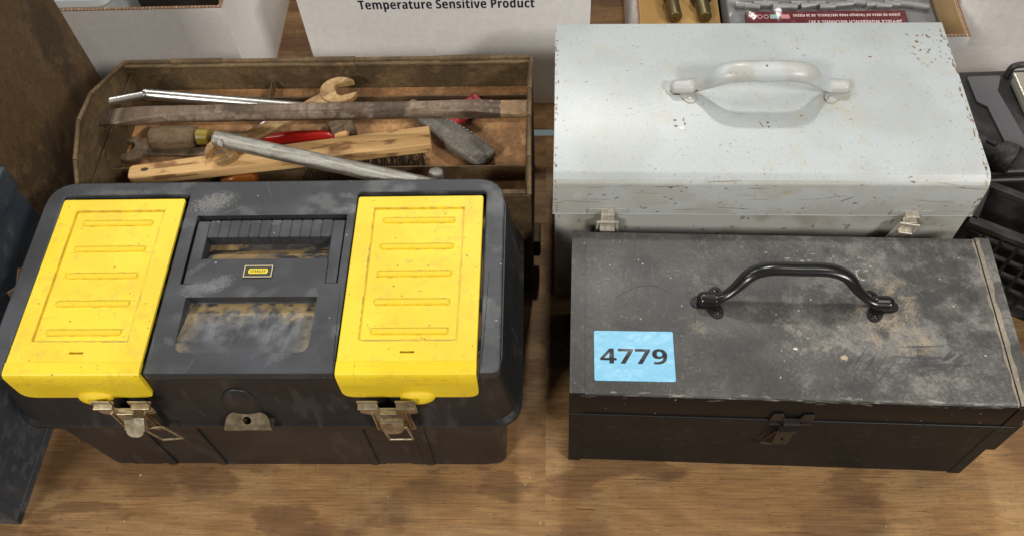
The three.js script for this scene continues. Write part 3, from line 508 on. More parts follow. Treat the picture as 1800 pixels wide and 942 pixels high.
  // draw latches with raised outline plates
  for (const [x, lean] of [[0.0575, 0], [0.371, -0.22]]) {
    const g = new THREE.Group(); g.name = 'latch'; g.position.set(x, 0, 0.0032); T.add(g);
    mesh('backing_plate', upright(fillet([[-0.021, 0.1768], [-0.021, 0.185, 0.005], [0.021, 0.185, 0.005], [0.021, 0.1768]], 6), [], 0.0012, 0.0012, 0.0003), bodyM, g);
    mesh('catch', [box(-0.0072, 0.0072, 0.171, 0.1735, 0, 0.0085, 0.001), box(-0.0072, 0.0072, 0.1795, 0.182, 0, 0.0075, 0.001), upright([[-0.0072, 0.172], [0.0072, 0.172], [0.0072, 0.181], [-0.0072, 0.181]], [], 0.0032, 0.0014, 0.0003)], lm, g);
    const lv = new THREE.Group(); lv.name = 'latch_lever'; lv.position.set(0, 0.1715, 0.004); lv.rotation.z = lean; g.add(lv);
    mesh('lever_plate', [upright(fillet([[-0.008, -0.001], [-0.0085, -0.05, 0.004], [0.0085, -0.05, 0.004], [0.008, -0.001]], 4), [], 0.005, 0.0016, 0.0004), box(-0.008, 0.008, -0.012, -0.0095, 0, 0.0095, 0.001)], lm, lv);
    mesh('bail_wire', [rod(V(-0.0105, 0, 0.004), V(-0.011, -0.03, 0.005), 0.0014), rod(V(0.0105, 0, 0.004), V(0.011, -0.03, 0.005), 0.0014), rod(V(-0.011, -0.0005, 0.004), V(0.011, -0.0005, 0.004), 0.0014)], lm, lv);
  }
}
// ------------------------------------------------------------------ open rusty steel toolbox
{
  const T = thing('open_toolbox', 'open rusty brown steel toolbox full of old hand tools', 'toolbox', 0.0248, 0, -0.564, -0.085);
  const x0 = -0.489, x1 = 0.0, zb = -0.198, t = 0.0016;
  // gabled ends
  const gable = [[zb, 0.003], [0, 0.003], [0, 0.194], [-0.006, 0.2], [-0.03, 0.222, 0.004], [-0.072, 0.24, 0.004], [-0.112, 0.236, 0.004], [zb, 0.2, 0.002]];
  for (const x of [x0, x1 - t]) mesh('end_wall', boxUV(prism(fillet(gable, 4), x, x + t)), M.rustWall, T);
  // folded hems along the gable edges
  const hem = [[0.0008, 0.194, -0.001], [0, 0.2, -0.007], [0, 0.221, -0.03], [0, 0.2385, -0.07], [0, 0.2355, -0.112], [0, 0.2, zb + 0.001]];
  for (const x of [x0 + 0.0012, x1 - 0.0012]) mesh('hem', hem.slice(1).map(([a, y, z], i) => rod(V(x, hem[i][1], hem[i][2]), V(x, y, z), 0.0027, 0.0027, 8)), M.rustWall, T);
  mesh('back_wall', [box(x0 + t, x1 - t, 0.003, 0.1995, zb, zb + t), box(x0 + t, x1 - t, 0.196, 0.2, zb - 0.001, zb + 0.0085, 0.001), rod(V(x0 + 0.002, 0.2005, zb + 0.001), V(x1 - 0.002, 0.2005, zb + 0.001), 0.0028, 0.0028, 10)], M.rustWall, T);
  for (let k = 0; k < 3; k++) mesh('hinge_knuckle', rod(V(x0 + 0.06 + k * 0.16, 0.2008, zb + 0.001), V(x0 + 0.12 + k * 0.16, 0.2008, zb + 0.001), 0.0036, 0.0036, 12), M.rustWall, T);
  mesh('front_wall', [box(x0 + t, x1 - t, 0.003, 0.194, -t, 0), box(x0 + t, x1 - t, 0.1905, 0.194, -0.008, 0.0006, 0.001)], M.rustWall, T);
  mesh('bottom', box(x0 + t, x1 - t, 0, 0.003, zb, 0), M.rustWall, T);
  mesh('side_catch', box(x1, x1 + 0.009, 0.03, 0.062, -0.06, -0.03, 0.003), M.rustWall, T);
  // lift-out tray: floor, two lips, inner ends, short divider
  const tray = mesh('tray', box(x0 + 0.006, x1 - 0.006, 0.1435, 0.1452, zb + 0.0035, -0.003), M.rustFloor, T);
  mesh('tray_lip', box(x0 + 0.006, x1 - 0.006, 0.1452, 0.1715, -0.166, -0.1648), M.rustWall, tray);
  mesh('tray_lip', box(x0 + 0.006, x1 - 0.006, 0.1452, 0.169, -0.061, -0.0598), M.rustWall, tray);
  mesh('tray_shelf', box(x0 + 0.006, x1 - 0.006, 0.1545, 0.156, zb + 0.0035, -0.166), M.rustFloor, tray);
  for (const x of [x0 + 0.0045, x1 - 0.0058]) mesh('tray_end', box(x, x + 0.0013, 0.1452, 0.186, zb + 0.0035, -0.003), M.rustWall, tray);
  mesh('tray_divider', upright([[0, 0.156], [0.0012, 0.156], [0.0012, 0.171], [0, 0.171]], [], -0.166, 0.026).translate(-0.316, 0, 0), M.rustWall, tray);
  mesh('tray_divider', box(x0 + 0.085, x0 + 0.0862, 0.1452, 0.166, -0.0598, -0.004), M.rustWall, tray);
}
const TF = 0.1453;                                    // height of the tray floor
// open-ended wrench lying flat, x along it, both jaws; u = jaw outline at one end
function jaw(R, gap, depth, cx, dir, ang) {
  const p = []; const N = 26, a0 = Math.asin(gap / 2 / R);
  for (let i = 0; i <= N; i++) { const a = a0 + (2 * Math.PI - 2 * a0) * i / N; p.push([R * Math.cos(a), R * Math.sin(a) * 0.94]); }
  p.push([R - depth * 0.86, -gap / 2], [R - depth, -gap * 0.3], [R - depth, gap * 0.3], [R - depth * 0.86, gap / 2]);
  return p.map(([x, y]) => { const c = Math.cos(ang), s = Math.sin(ang); return [cx + dir * (x * c - y * s), x * s + y * c]; });
}
function wrench(T, L, R1, R2, w, th, m, a1, a2) {
  mesh('shank', [boxUV(upright(fillet([[R1 * 0.7, -w / 2 * 0.9], [L / 2, -w / 2 * 0.8], [L - R2 * 0.7, -w / 2], [L - R2 * 0.7, w / 2], [L / 2, w / 2 * 0.8], [R1 * 0.7, w / 2 * 0.9]], 3), [], th * 0.7, th * 0.7, 0.0016).rotateX(-Math.PI / 2).translate(0, th * 0.08, 0))], m, T);
  mesh('jaw', [upright(jaw(R1, R1 * 0.92, R1 * 1.15, 0, -1, a1), [], th, th, 0.0012).rotateX(-Math.PI / 2)], m, T);
  mesh('jaw', [upright(jaw(R2, R2 * 0.92, R2 * 1.15, L, 1, a2), [], th, th, 0.0012).rotateX(-Math.PI / 2)], m, T);
}
{ // large tan wrench across the brush
  const T = thing('open_end_wrench', 'large tan open-ended wrench slanting under the rusty pry bar', 'wrench');
  const L = lay(T, P(392, 270, 0.186), P(597, 166, 0.18)); wrench(T, L, 0.0195, 0.0225, 0.021, 0.0085, M.tanSteel, -0.35, -0.35);
}
{
  const T = thing('open_end_wrench', 'dull brown open-ended wrench lying flat beside the brown screwdriver handle', 'wrench');
  const L = lay(T, P(232, 268, TF), P(405, 272, TF)); wrench(T, L, 0.0195, 0.014, 0.0165, 0.0075, M.darkSteel, 0.2, 0.3);
}
{ // pry bar
  const T = thing('pry_bar', 'long rusty steel pry bar lying across the open toolbox', 'pry bar');
  const L = lay(T, P(166, 203, 0.211), P(928, 190, 0.211)); const r = 0.0098, N = 18, rings = [];
  const st = [[0, 0.0115, 0.0018, 0.004], [0.022, 0.0122, 0.003, 0.003], [0.05, 0.0108, 0.006, 0.0015], [0.085, r, r * 0.95, 0], [0.2, r, r, 0], [L * 0.6, r * 1.03, r, 0], [L - 0.11, r, r, 0], [L - 0.06, r * 1.02, 0.008, 0], [L - 0.03, 0.0108, 0.005, 0.001], [L, 0.0125, 0.0024, 0.001]];
  for (const [x, rz, ry, dy] of st) rings.push([...Array(N)].map((_, i) => { const a = i / N * 6.2832, sq = 1 / Math.pow(Math.pow(Math.abs(Math.cos(a)), 4) + Math.pow(Math.abs(Math.sin(a)), 4), 0.25), k = x < 0.06 || x > L - 0.07 ? sq : 1 + 0.03 * Math.cos(6 * a); return [x, ry * Math.sin(a) * k - dy, rz * Math.cos(a) * k]; }));
  mesh('shaft', loft(rings.slice(0, -1), false, true, true), M.rustBar, T); mesh('chisel_end', loft(rings.slice(-2), true, false, true), mat({ map: tex(256, 256, 0.1, 0.1, rustColor(rgb(146, 118, 86), rgb(116, 94, 72), rgb(160, 134, 100))), roughness: 0.65, metalness: 0.2, bumpMap: grainBump, bumpScale: 0.0004 }), T);
}
{ // hinged chrome handle
  const T = thing('breaker_bar', 'shiny chrome hinged bar bent behind the rusty pry bar', 'breaker bar');
  const a = P(164, 184, 0.205), b = P(256, 166, 0.182), c = P(540, 190, 0.176);
  T.position.copy(b); const A = a.clone().sub(b), C = c.clone().sub(b);
  mesh('grip', [rod(A, V(0, 0, 0), 0.0056, 0.0052, 18), (() => { const s = new THREE.SphereGeometry(0.0056, 14, 10); s.translate(A.x, A.y, A.z); return s; })()], M.chrome, T);
  mesh('bar', rod(C.clone().multiplyScalar(0.02), C, 0.0078, 0.0076, 6), M.chrome, T);
  const hub = new THREE.SphereGeometry(0.0072, 16, 12); mesh('hinge', hub, M.chrome, T);
}
function screwdriver(name, label, a, b, prof, hm, collarM, shaft) {
  const T = thing(name, label, 'screwdriver'); const L = lay(T, a, b);
  const flute = (g, R) => { const p = g.attributes.position; for (let i = 0; i < p.count; i++) { const y = p.getY(i), z = p.getZ(i), q = Math.hypot(y, z); if (q > R * 0.8) { const an = Math.atan2(z, y), k = 1 + 0.045 * Math.cos(6 * an); p.setY(i, y * k); p.setZ(i, z * k); } } g.computeVertexNormals(); return g; };
  mesh('handle', flute(turned(prof.map(([x, r]) => [x * L, r]), 48), prof[2][1]), hm, T);
  if (collarM) mesh('collar', turned([[L, 0.002], [L, 0.0092], [L + 0.0005, 0.0096], [L + 0.013, 0.0092], [L + 0.0135, 0.0086], [L + 0.016, 0.0075], [L + 0.016, 0.001]], 24), collarM, T);
  if (shaft) mesh('shaft', rod(V(L, 0, 0), V(L + shaft, 0, 0), 0.0036), M.darkSteel, T);
}
screwdriver('screwdriver', 'screwdriver with fat dusty brown handle and yellow collar', P(262, 243, TF + 0.013), P(346, 241, TF + 0.013), [[0, 0.001], [0.01, 0.009], [0.08, 0.0128], [0.5, 0.0132], [0.85, 0.0128], [0.93, 0.0122], [1, 0.0118], [1.001, 0.001]],
  mat({ map: tex(256, 256, 0.3, 0.3, rustColor(rgb(112, 92, 68), rgb(96, 79, 58), rgb(124, 104, 78))), roughness: 0.8 }), mat({ color: lin(0.3, 0.22, 0.03), roughness: 0.4 }), 0.06);
screwdriver('screwdriver', 'screwdriver with clear red plastic handle lying behind the wooden brush', P(462, 254, TF + 0.012), P(590, 243, TF + 0.012), [[0, 0.001], [0.01, 0.008], [0.06, 0.0115], [0.5, 0.012], [0.8, 0.0105], [0.9, 0.009], [1, 0.0085], [1.001, 0.001]],
  new THREE.MeshPhysicalMaterial({ color: lin(0.5, 0.02, 0.015), roughness: 0.2, transmission: 0.35, thickness: 0.01 }), mat({ color: lin(0.55, 0.3, 0.12), roughness: 0.3 }), 0);
screwdriver('screwdriver', 'amber plastic handle in the front compartment below the brush', P(455, 322, TF + 0.0135), P(392, 326, TF + 0.0135), [[0, 0.001], [0.02, 0.0105], [0.14, 0.0135], [0.6, 0.0135], [1, 0.0105], [1.001, 0.001]],
  new THREE.MeshPhysicalMaterial({ color: lin(0.42, 0.13, 0.02), roughness: 0.15, transmission: 0.3, thickness: 0.01 }), null, 0.05);
{ // loose chrome extension crossing the wrench
  const T = thing('socket_extension', 'short chrome socket extension lying against the tan wrench', 'socket tool');
  const L = lay(T, P(412, 262, 0.17), P(492, 196, 0.168));
  mesh('shank', turned([[0, 0.001], [0, 0.0058], [0.012, 0.0058], [0.014, 0.0045], [L - 0.02, 0.0045], [L - 0.018, 0.0082], [L, 0.0082], [L, 0.001]], 18), M.chrome, T);
}
{ // socket ring
  const T = thing('socket', 'round dull steel socket between the red screwdriver and the brush', 'socket');
  T.position.copy(P(605, 240, TF)); T.rotation.y = 0.4;
  mesh('ring', turned([[-0.014, 0.0085], [-0.014, 0.0125], [-0.012, 0.0135], [0.012, 0.0135], [0.014, 0.0125], [0.014, 0.0085], [-0.014, 0.0085]], 28).translate(0, 0.0135, 0), M.darkSteel, T);
}
{ // red handled tool
  const T = thing('red_handle', 'faded red plastic tool handle lying under the pry bar beside the sheath', 'tool handle');
  const red = mat({ map: tex(256, 256, 0.1, 0.1, rustColor(rgb(176, 50, 54), rgb(140, 34, 40), rgb(196, 90, 86))), roughness: 0.5 });
  const L = lay(T, P(775, 222, TF + 0.009), P(838, 180, TF + 0.022));
  mesh('grip', box(-0.006, L, -0.008, 0.008, -0.011, 0.011, 0.006), red, T);
  mesh('butt', box(L - 0.003, L + 0.006, -0.007, 0.007, -0.0095, 0.0095, 0.004), red, T);
}
{ // leather sheath with stitching
  const T = thing('tool_sheath', 'dark grey stitched leather tool sheath leaning on the wooden brush', 'sheath');
  const leather = mat({ map: tex(512, 256, 0.12, 0.06, rustColor(rgb(102, 96, 88), rgb(80, 76, 70), rgb(120, 112, 98))), roughness: 0.62, bumpMap: grainBump, bumpScale: 0.0006 });
  const L = lay(T, P(716, 184, TF + 0.02), P(858, 280, TF + 0.009));
  mesh('leather', upright(fillet([[0, -0.009, 0.006], [0.035, -0.0125, 0.01], [L * 0.6, -0.0175], [L, -0.017, 0.005], [L + 0.003, 0.013, 0.005], [L * 0.6, 0.015], [0.035, 0.0125, 0.01], [0, 0.009, 0.006]], 5), [], 0.006, 0.012, 0.0035).rotateX(-Math.PI / 2), leather, T);
  const th = mat({ color: lin(0.3, 0.28, 0.24), roughness: 0.8 });
  const st = []; for (let i = 0; i < 15; i++) for (const s of [-1, 1]) { const u = 0.3 + i * 0.045, x = L * u, w = 0.0095 + 0.0042 * sst(0.3, 0.7, u); const c = new THREE.CapsuleGeometry(0.0005, 0.0018, 3, 6); c.rotateZ(Math.PI / 2); c.translate(x, 0.0061, s * w); st.push(c); }
  mesh('stitching', st, th, T);
}
{ // wooden wire brush lying on its side
  const T = thing('wire_brush', 'long wooden wire brush lying across the tools with its bristles down', 'brush');
  const L = lay(T, P(228, 310, 0.178), P(757, 244, 0.176), -0.1);
  mesh('wooden_back', boxUV(upright(fillet([[0, -0.0105, 0.006], [0.2, -0.0145], [L, -0.0155, 0.001], [L, 0.0155, 0.001], [0.2, 0.0145], [0, 0.0105, 0.006]], 5), [], 0.0065, 0.013, 0.0014).rotateX(-Math.PI / 2)), M.wood, T);
  const wire = mat({ color: lin(0.07, 0.05, 0.032), roughness: 0.7, metalness: 0.3 });
  const dark = mat({ color: lin(0.06, 0.035, 0.02), roughness: 0.9 }); const hh = new THREE.CylinderGeometry(0.0028, 0.0028, 0.0006, 14); hh.scale(1.5, 1, 0.9); mesh('hang_hole', hh.translate(0.018, 0.0066, -0.001), dark, T);
  for (let i = 0; i < 13; i++) for (let k = 0; k < 3; k++) {
    const x = L - 0.014 - i * 0.0105, z = -0.007 + k * 0.0075, b = [];
    for (let q = 0; q < 16; q++) { const fx = rr(-0.006, 0.006), fz = rr(-0.004, 0.006) + 0.008 * (k / 2); b.push(rod(V(x + fx * 0.25, -0.005, z + rr(-0.001, 0.001)), V(x + fx, -0.027 + rr(-0.002, 0.002), z + fz), 0.00035, 0.00035, 4)); }
    mesh('bristle_tuft', b, wire, T);
  }
}
{ // galvanised bar with a cross hole
  const T = thing('steel_bar', 'silver galvanised round bar with a cross pin resting on the wrench', 'bar');
  const L = lay(T, P(376, 243, 0.207), P(735, 322, 0.206));
  mesh('bar', turned([[0, 0.001], [0, 0.0065], [0.0015, 0.0086], [0.004, 0.0092], [L * 0.5, 0.0088], [L + 0.03, 0.0086], [L + 0.03, 0.001]], 24), M.zinc, T);
  mesh('cross_pin', rod(V(0.014, 0.002, 0.002), V(0.014, 0.0065, 0.0098), 0.0042, 0.0036, 16), M.zinc, T);
}
{ // end of a bolt
  const T = thing('steel_bolt', 'grey steel bolt standing in the front compartment of the rusty box', 'bolt');
  const b = P(766, 298, 0.193); const a = b.clone().add(V(-0.003, -0.047, 0.02)); const L = lay(T, a, b);
  mesh('shank', turned([[0, 0.001], [0, 0.0082], [L - 0.004, 0.0085], [L - 0.001, 0.0072], [L, 0.004], [L, 0.0001]], 12), M.zinc, T);
}
// ------------------------------------------------------------------ white cardboard boxes
function carton(label, x, z, yaw, w, d, h, extra) {
  const T = thing('cardboard_box', label, 'box', x, 0, z, yaw, 'white cardboard boxes'); const t = 0.004;       // origin: front left corner
  mesh('front_panel', box(0, w, 0.002, h, -t, 0), M.card, T); mesh('back_panel', box(0, w, 0.002, h, -d, -d + t), M.card, T);
  for (const a of [0, w - t]) mesh('side_panel', box(a + 0.0001, a + t - 0.0001, 0.002, h, -d + t, -t), M.card, T);
  mesh('bottom', box(0, w, 0, 0.002, -d, 0), M.kraft, T);
  mesh('inner_lining', [box(t, w - t, 0.002, h - 0.001, -t - 0.0012, -t - 0.0002), box(t, t + 0.001, 0.002, h - 0.001, -d + t, -t - 0.002), box(w - t - 0.001, w - t, 0.002, h - 0.001, -d + t, -t - 0.002)], M.kraft, T);
  mesh('cut_edge', [box(0, w, h, h + 0.0012, -t, 0), box(0, t, h, h + 0.0012, -d, -t), box(w - t, w, h, h + 0.0012, -d, -t)], M.cutEdge, T);
  return T;
}
{
  carton('white cardboard box of plastic ware between the brown box and the lettered box', -0.80, -0.925, -0.075, 0.462, 0.3, 0.197);
  const clear = new THREE.MeshPhysicalMaterial({ color: 0xe4ecf2, roughness: 0.18, transmission: 0.4, thickness: 0 });
  const t1 = thing('plastic_tub', 'translucent white plastic tub inside the cardboard box beside the brown box', 'tub', -0.62, 0.002, -1.05, -0.075);
  mesh('tub_wall', loft([rrect(-0.1, 0.12, -0.09, 0.1, 0.02).map(([x, z]) => [x, 0, z]), rrect(-0.11, 0.13, -0.1, 0.108, 0.02).map(([x, z]) => [x, 0.185, z]), rrect(-0.113, 0.133, -0.103, 0.111, 0.02).map(([x, z]) => [x, 0.188, z])], true, true), clear, t1);
  mesh('rim', loft([rrect(-0.114, 0.134, -0.104, 0.112, 0.02).map(([x, z]) => [x, 0.176, z]), rrect(-0.116, 0.136, -0.106, 0.114, 0.02).map(([x, z]) => [x, 0.181, z]), rrect(-0.113, 0.133, -0.103, 0.111, 0.02).map(([x, z]) => [x, 0.19, z])]), clear, t1);
  const d1 = thing('battery_case', 'small dark case beside the plastic tub in the cardboard box', 'case', -0.435, 0.002, -1.0, -0.075);
  mesh('case', box(-0.03, 0.03, 0, 0.17, -0.06, 0.05, 0.006), mat({ color: 0x22242a, roughness: 0.5 }), d1); mesh('case_lid', box(-0.031, 0.031, 0.17, 0.178, -0.061, 0.051, 0.003), mat({ color: 0x2b2d33, roughness: 0.5 }), d1);
}
{
  const o = [-0.2475, -0.9015], yaw = -0.09, w = 0.372, h = 0.1925;
  const T = carton('white cardboard box lettered Temperature Sensitive Product behind the rusty toolbox', o[0], o[1], yaw, w, 0.3, h);
  const font = await new FontLoader().loadAsync('fonts/droid/droid_sans_bold.typeface.json');
  const tg = new TextGeometry('Temperature Sensitive Product', { font, size: 0.0142, depth: 0.0002, curveSegments: 4, bevelEnabled: false }); tg.computeBoundingBox();
  tg.scale(0.2235 / (tg.boundingBox.max.x - tg.boundingBox.min.x), 1, 1); tg.translate(0.0775, h - 0.0172, 0.0002);
  mesh('printed_lettering', tg, mat({ color: 0x1a1c2e, roughness: 0.7 }), T);
  const k = thing('kraft_parcel', 'brown kraft parcel inside the lettered cardboard box', 'parcel', -0.2, 0.002, -0.93, yaw); mesh('parcel', box(0, 0.32, 0, 0.172, -0.22, -0.02, 0.006), M.kraft, k); mesh('tape', box(0, 0.32, 0.1722, 0.1726, -0.14, -0.095), mat({ color: 0xa98a55, roughness: 0.3 }), k);
}
{ // open box behind the white toolbox, with a packaged tool set
  const x = 0.18, z = -0.831, yaw = -0.095, w = 0.409, h = 0.15;
  const T = carton('low open white cardboard box holding a packaged tool set behind the white toolbox', x, z, yaw, w, 0.34, h);
  const floor = thing('card_insert', 'tan card insert lying in the low cardboard box', 'insert', x, 0, z, yaw);
  mesh('card', box(0.006, 0.12, 0.09, 0.094, -0.33, -0.006), mat({ map: M.kraft.map, color: 0xe6dcb8, roughness: 0.85 }), floor); mesh('support', box(0.01, 0.115, 0.003, 0.09, -0.32, -0.012), M.kraft, floor);
  const brass = mat({ color: lin(0.14, 0.11, 0.05), roughness: 0.4, metalness: 0.7 });
  for (const [px, label, dx] of [[1188, 'brass fitting with a wide head lying on the tan card', 0.008], [1240, 'plain brass fitting lying against the packaged tool set', 0.012]]) {
    const b = thing('brass_fitting', label, 'fitting'); const L = lay(b, P(px, 32, 0.104), P(px - 22, -60, 0.104));
    mesh('stem', turned([[0, 0.001], [0, 0.008], [0.002, 0.0095], [0.03, 0.0095], [0.034, dx], [L, dx], [L, 0.001]], 20), brass, b); mesh('collar', turned([[0.035, 0.006], [0.035, dx + 0.003], [0.045, dx + 0.003], [0.045, 0.006]], 6), brass, b);
  }
  const dull = mat({ color: lin(0.3, 0.3, 0.3), roughness: 0.5, metalness: 0.7 });
  const pk = thing('packaged_tool_set', 'clear packaged mechanic tool set with dark red printed label', 'tool set', x, 0, z, yaw);
  mesh('tray', box(0.125, 0.395, 0.003, 0.118, -0.33, -0.008, 0.004), mat({ color: 0x6f7072, roughness: 0.5 }), pk);
  for (let i = 0; i < 20; i++) for (let j = 0; j < 4; j++) { const g = turned([[0, 0.003], [0, 0.0048], [0.02, 0.0048], [0.02, 0.003]], 12); g.rotateY(Math.PI / 2 * (j % 2) + rr(-0.2, 0.2)); g.translate(0.135 + i * 0.0122, 0.1225, -0.092 - j * 0.024 + rr(-0.004, 0.004)); mesh('socket', g, dull, pk); }
  const lb = canvasTex(1024, 128, (c, W, H) => {
    c.fillStyle = '#5e2227'; c.fillRect(0, 0, W, H); c.save(); c.translate(W, H); c.rotate(Math.PI); c.fillStyle = '#e6d6d2';
    c.font = 'bold 42px sans-serif'; c.fillText("28-PIECE WORKBENCH MECHANIC'S SET", 36, 52, 600); c.font = 'bold 27px sans-serif'; c.fillText('JUEGO DE MESA DE TRABAJO PARA MECÁNICO, DE 28 PIEZAS', 36, 104, 690);
    c.fillStyle = '#c9898a'; c.fillRect(748, 70, 56, 34); c.fillStyle = '#8fb3ae'; c.fillRect(820, 70, 54, 34); c.strokeStyle = '#caa'; c.lineWidth = 5; for (const q of [900, 940, 980]) { c.beginPath(); c.arc(q, 87, 14, 0, 7); c.stroke(); } c.restore();
  });
  mesh('printed_label', sheet(V(0.147, 0.1262, -0.0755), V(0.352, 0.1262, -0.0755), V(0.352, 0.1262, -0.0455), V(0.147, 0.1262, -0.0455)), mat({ map: lb, roughness: 0.25 }), pk);
  mesh('label_card', box(0.1462, 0.3528, 0.119, 0.1255, -0.0765, -0.0445), mat({ color: 0x5e2227, roughness: 0.5 }), pk);
  // crumpled clear film
  const fg = new THREE.PlaneGeometry(0.275, 0.3, 70, 70); fg.rotateX(-Math.PI / 2); const fp = fg.attributes.position; for (let i = 0; i < fp.count; i++) fp.setY(i, 0.1285 + 0.007 * fbm(fp.getX(i) * 60 + 3, fp.getZ(i) * 60, 3)); fg.translate(0.26, 0, -0.18); fg.computeVertexNormals();
  mesh('clear_film', fg, new THREE.MeshPhysicalMaterial({ color: 0xffffff, roughness: 0.22, transmission: 1, thickness: 0, ior: 1.35 }), pk);
}
{
  carton('tall white cardboard box standing behind the black plastic crate', 0.603, -0.862, -0.12, 0.4, 0.3, 0.27);
  const fg = new THREE.PlaneGeometry(0.07, 0.17, 24, 50); const fp = fg.attributes.position; for (let i = 0; i < fp.count; i++) fp.setZ(i, 0.004 + 0.012 * fbm(fp.getX(i) * 90 + 3, fp.getY(i) * 40, 3)); fg.computeVertexNormals();
  const f = mesh('plastic_wrap', fg, new THREE.MeshPhysicalMaterial({ color: 0xffffff, roughness: 0.08, transmission: 1, thickness: 0, ior: 1.45 }), scene); f.position.set(0.665, 0.165, -0.852); f.rotation.y = -0.12; tag(f, 'crinkled clear plastic wrap clinging to the tall cardboard box', 'plastic wrap');
}
// ------------------------------------------------------------------ boxes at the left edge
{
  const T = thing('steel_cabinet', 'tall rust-brown steel box standing to the side of the rusty toolbox', 'box', -0.531, 0, -0.885, -0.02);
  const m = mat({ map: tex(1024, 1024, 0.5, 0.5, rustColor(rgb(98, 76, 50), rgb(76, 60, 42), rgb(112, 90, 62))), roughness: 0.62, bumpMap: dentBump, bumpScale: 0.001 });
  mesh('body', box(-0.3, 0, 0, 0.4, 0, 0.262, 0.002), m, T); mesh('lid', box(-0.302, 0.002, 0.4, 0.43, -0.002, 0.264, 0.004), m, T); mesh('base_fold', box(-0.299, 0.0015, 0, 0.012, 0.001, 0.261, 0.001), m, T);
}
{
  const T = thing('steel_box', 'scuffed dark blue steel box beside the yellow-lidded toolbox', 'box', -0.5535, 0, -0.317, -0.1);
  const m = mat({ map: tex(1024, 1024, 0.5, 0.5, (x, y) => { const a = fbm(x * 22, y * 22, 5), b = fbm(x * 110, y * 110, 3); let c = mix3(rgb(58, 66, 77), rgb(68, 73, 80), sst(0.45, 0.65, a)); c = mix3(c, rgb(112, 110, 106), 0.5 * sst(0.5, 0.8, b) * sst(0.45, 0.6, fbm(x * 14 + 3, y * 14, 3))); return c; }), roughness: 0.5, bumpMap: dentBump, bumpScale: 0.0008 });
  mesh('body', box(-0.3, 0, 0, 0.21, -0.3, 0, 0.002), m, T);
  mesh('corner_strip', [box(-0.012, 0.0012, 0.0005, 0.21, -0.012, 0.0012, 0.0006), box(-0.02, 0.0012, 0.0005, 0.011, -0.3, 0.001, 0.0006)], m, T);
  mesh('lid', box(-0.303, 0.003, 0.21, 0.24, -0.303, 0.003, 0.003), m, T);
  const tn = mat({ map: tex(256, 256, 0.1, 0.1, cardC(190, 156, 116)), roughness: 0.9 });
  mesh('torn_tape', [(() => { const g = upright(fillet([[-0.2, 0.10], [-0.165, 0.105], [-0.155, 0.135], [-0.172, 0.158], [-0.19, 0.15], [-0.204, 0.16], [-0.212, 0.12]], 2), [], 0.0006, 0.0012); g.rotateY(Math.PI / 2); g.translate(0.0004, 0, -0.4 + 0.0); return g; })()], tn, T);
}
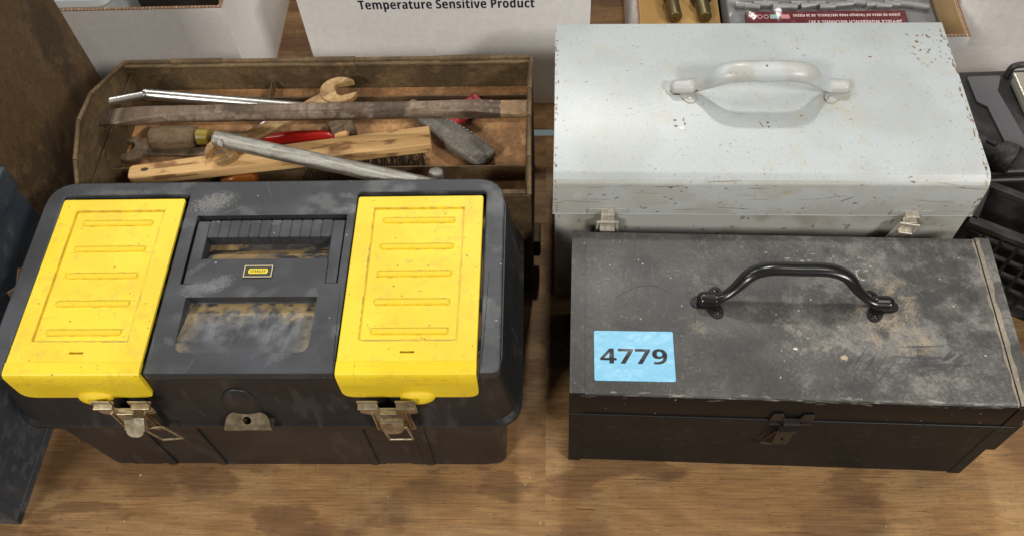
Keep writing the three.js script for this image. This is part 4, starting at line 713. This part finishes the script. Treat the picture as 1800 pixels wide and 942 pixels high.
// ------------------------------------------------------------------ black things at the right edge
{
  const bp = mat({ map: tex(512, 512, 0.3, 0.3, (x, y) => { const a = fbm(x * 30, y * 30, 5); return mix3(rgb(30, 30, 31), rgb(56, 56, 57), sst(0.45, 0.72, a)); }), roughness: 0.45, bumpMap: grainBump, bumpScale: 0.0001 });
  const T = thing('plastic_basket', 'black plastic basket with lattice front beside the black steel toolbox', 'basket', 0.508, 0, -0.535, -0.6);
  const w = 0.22, d = 0.06, h = 0.125;
  mesh('back_wall', box(0, w, 0, h, -d, -d + 0.004, 0.001), bp, T); mesh('side_wall', box(0, 0.004, 0, h, -d, 0, 0.001), bp, T); mesh('side_wall', box(w - 0.004, w, 0, h, -d, 0, 0.001), bp, T); mesh('bottom', box(0, w, 0, 0.003, -d, 0), bp, T);
  mesh('rim', [box(-0.003, w + 0.003, h - 0.003, h + 0.006, -0.006, 0.006, 0.002), box(-0.003, 0.006, h - 0.003, h + 0.006, -d, 0, 0.002), box(0, w, h - 0.003, h + 0.006, -d - 0.003, -d + 0.006, 0.002), box(w - 0.006, w + 0.003, h - 0.003, h + 0.006, -d, 0, 0.002)], bp, T);
  for (let i = 0; i <= 12; i++) mesh('lattice_bar', box(i * 0.018, i * 0.018 + 0.003, 0.004, h, -0.003, 0.001), bp, T);
  for (let j = 0; j < 5; j++) mesh('lattice_rail', box(0, w, 0.018 + j * 0.022, 0.021 + j * 0.022, -0.0035, 0.0016), bp, T);
  // black case along the white toolbox, with a grey lid panel
  const C = thing('tool_case', 'black plastic tool case with a grey lid panel against the white toolbox', 'case', 0.512, 0, -0.6, -0.05);
  mesh('case', box(0, 0.23, 0, 0.112, -0.165, 0, 0.006), bp, C); mesh('case_lid', box(0.002, 0.228, 0.1135, 0.125, -0.163, -0.002, 0.005), bp, C);
  mesh('lid_panel', plate(fillet([[0.056, -0.15, 0.003], [0.098, -0.15, 0.003], [0.086, -0.125, 0.004], [0.096, -0.035, 0.003], [0.07, -0.035, 0.003], [0.066, -0.1, 0.004], [0.056, -0.108, 0.003]], 4), [], 0.1285, 0.004, 0.001), mat({ color: 0x57575a, roughness: 0.55, bumpMap: grainBump, bumpScale: 0.0001 }), C);
  mesh('case_handle', tube([[0.105, 0.12, -0.15], [0.108, 0.14, -0.152], [0.14, 0.142, -0.152], [0.17, 0.142, -0.152], [0.173, 0.12, -0.15]], 0.004, 10, 40), bp, C);
  const f = thing('torch', 'black rubber torch lying on the tool case against the white toolbox', 'torch'); const L = lay(f, P(1728, 258, 0.143), P(1778, 280, 0.143));
  mesh('barrel', turned([[-0.03, 0.001], [-0.03, 0.012], [L * 0.5, 0.0125], [L * 0.55, 0.0165], [L, 0.018], [L + 0.004, 0.0165], [L + 0.004, 0.001]], 24), bp, f); mesh('switch', box(0, 0.012, 0.0115, 0.0145, -0.004, 0.004, 0.001), bp, f);
  const m = thing('metal_tin', 'pale metal tin lying on the black tool case', 'tin', 0.62, 0.1252, -0.675, -0.05);
  mesh('tin', box(0, 0.1, 0, 0.012, -0.06, 0, 0.005), mat({ color: 0xb8b6a6, roughness: 0.35, metalness: 0.6 }), m); mesh('tin_lid', box(-0.001, 0.101, 0.0122, 0.017, -0.061, 0.001, 0.002), mat({ color: 0xbfbdae, roughness: 0.35, metalness: 0.6 }), m);
}
renderer.render(scene, camera);
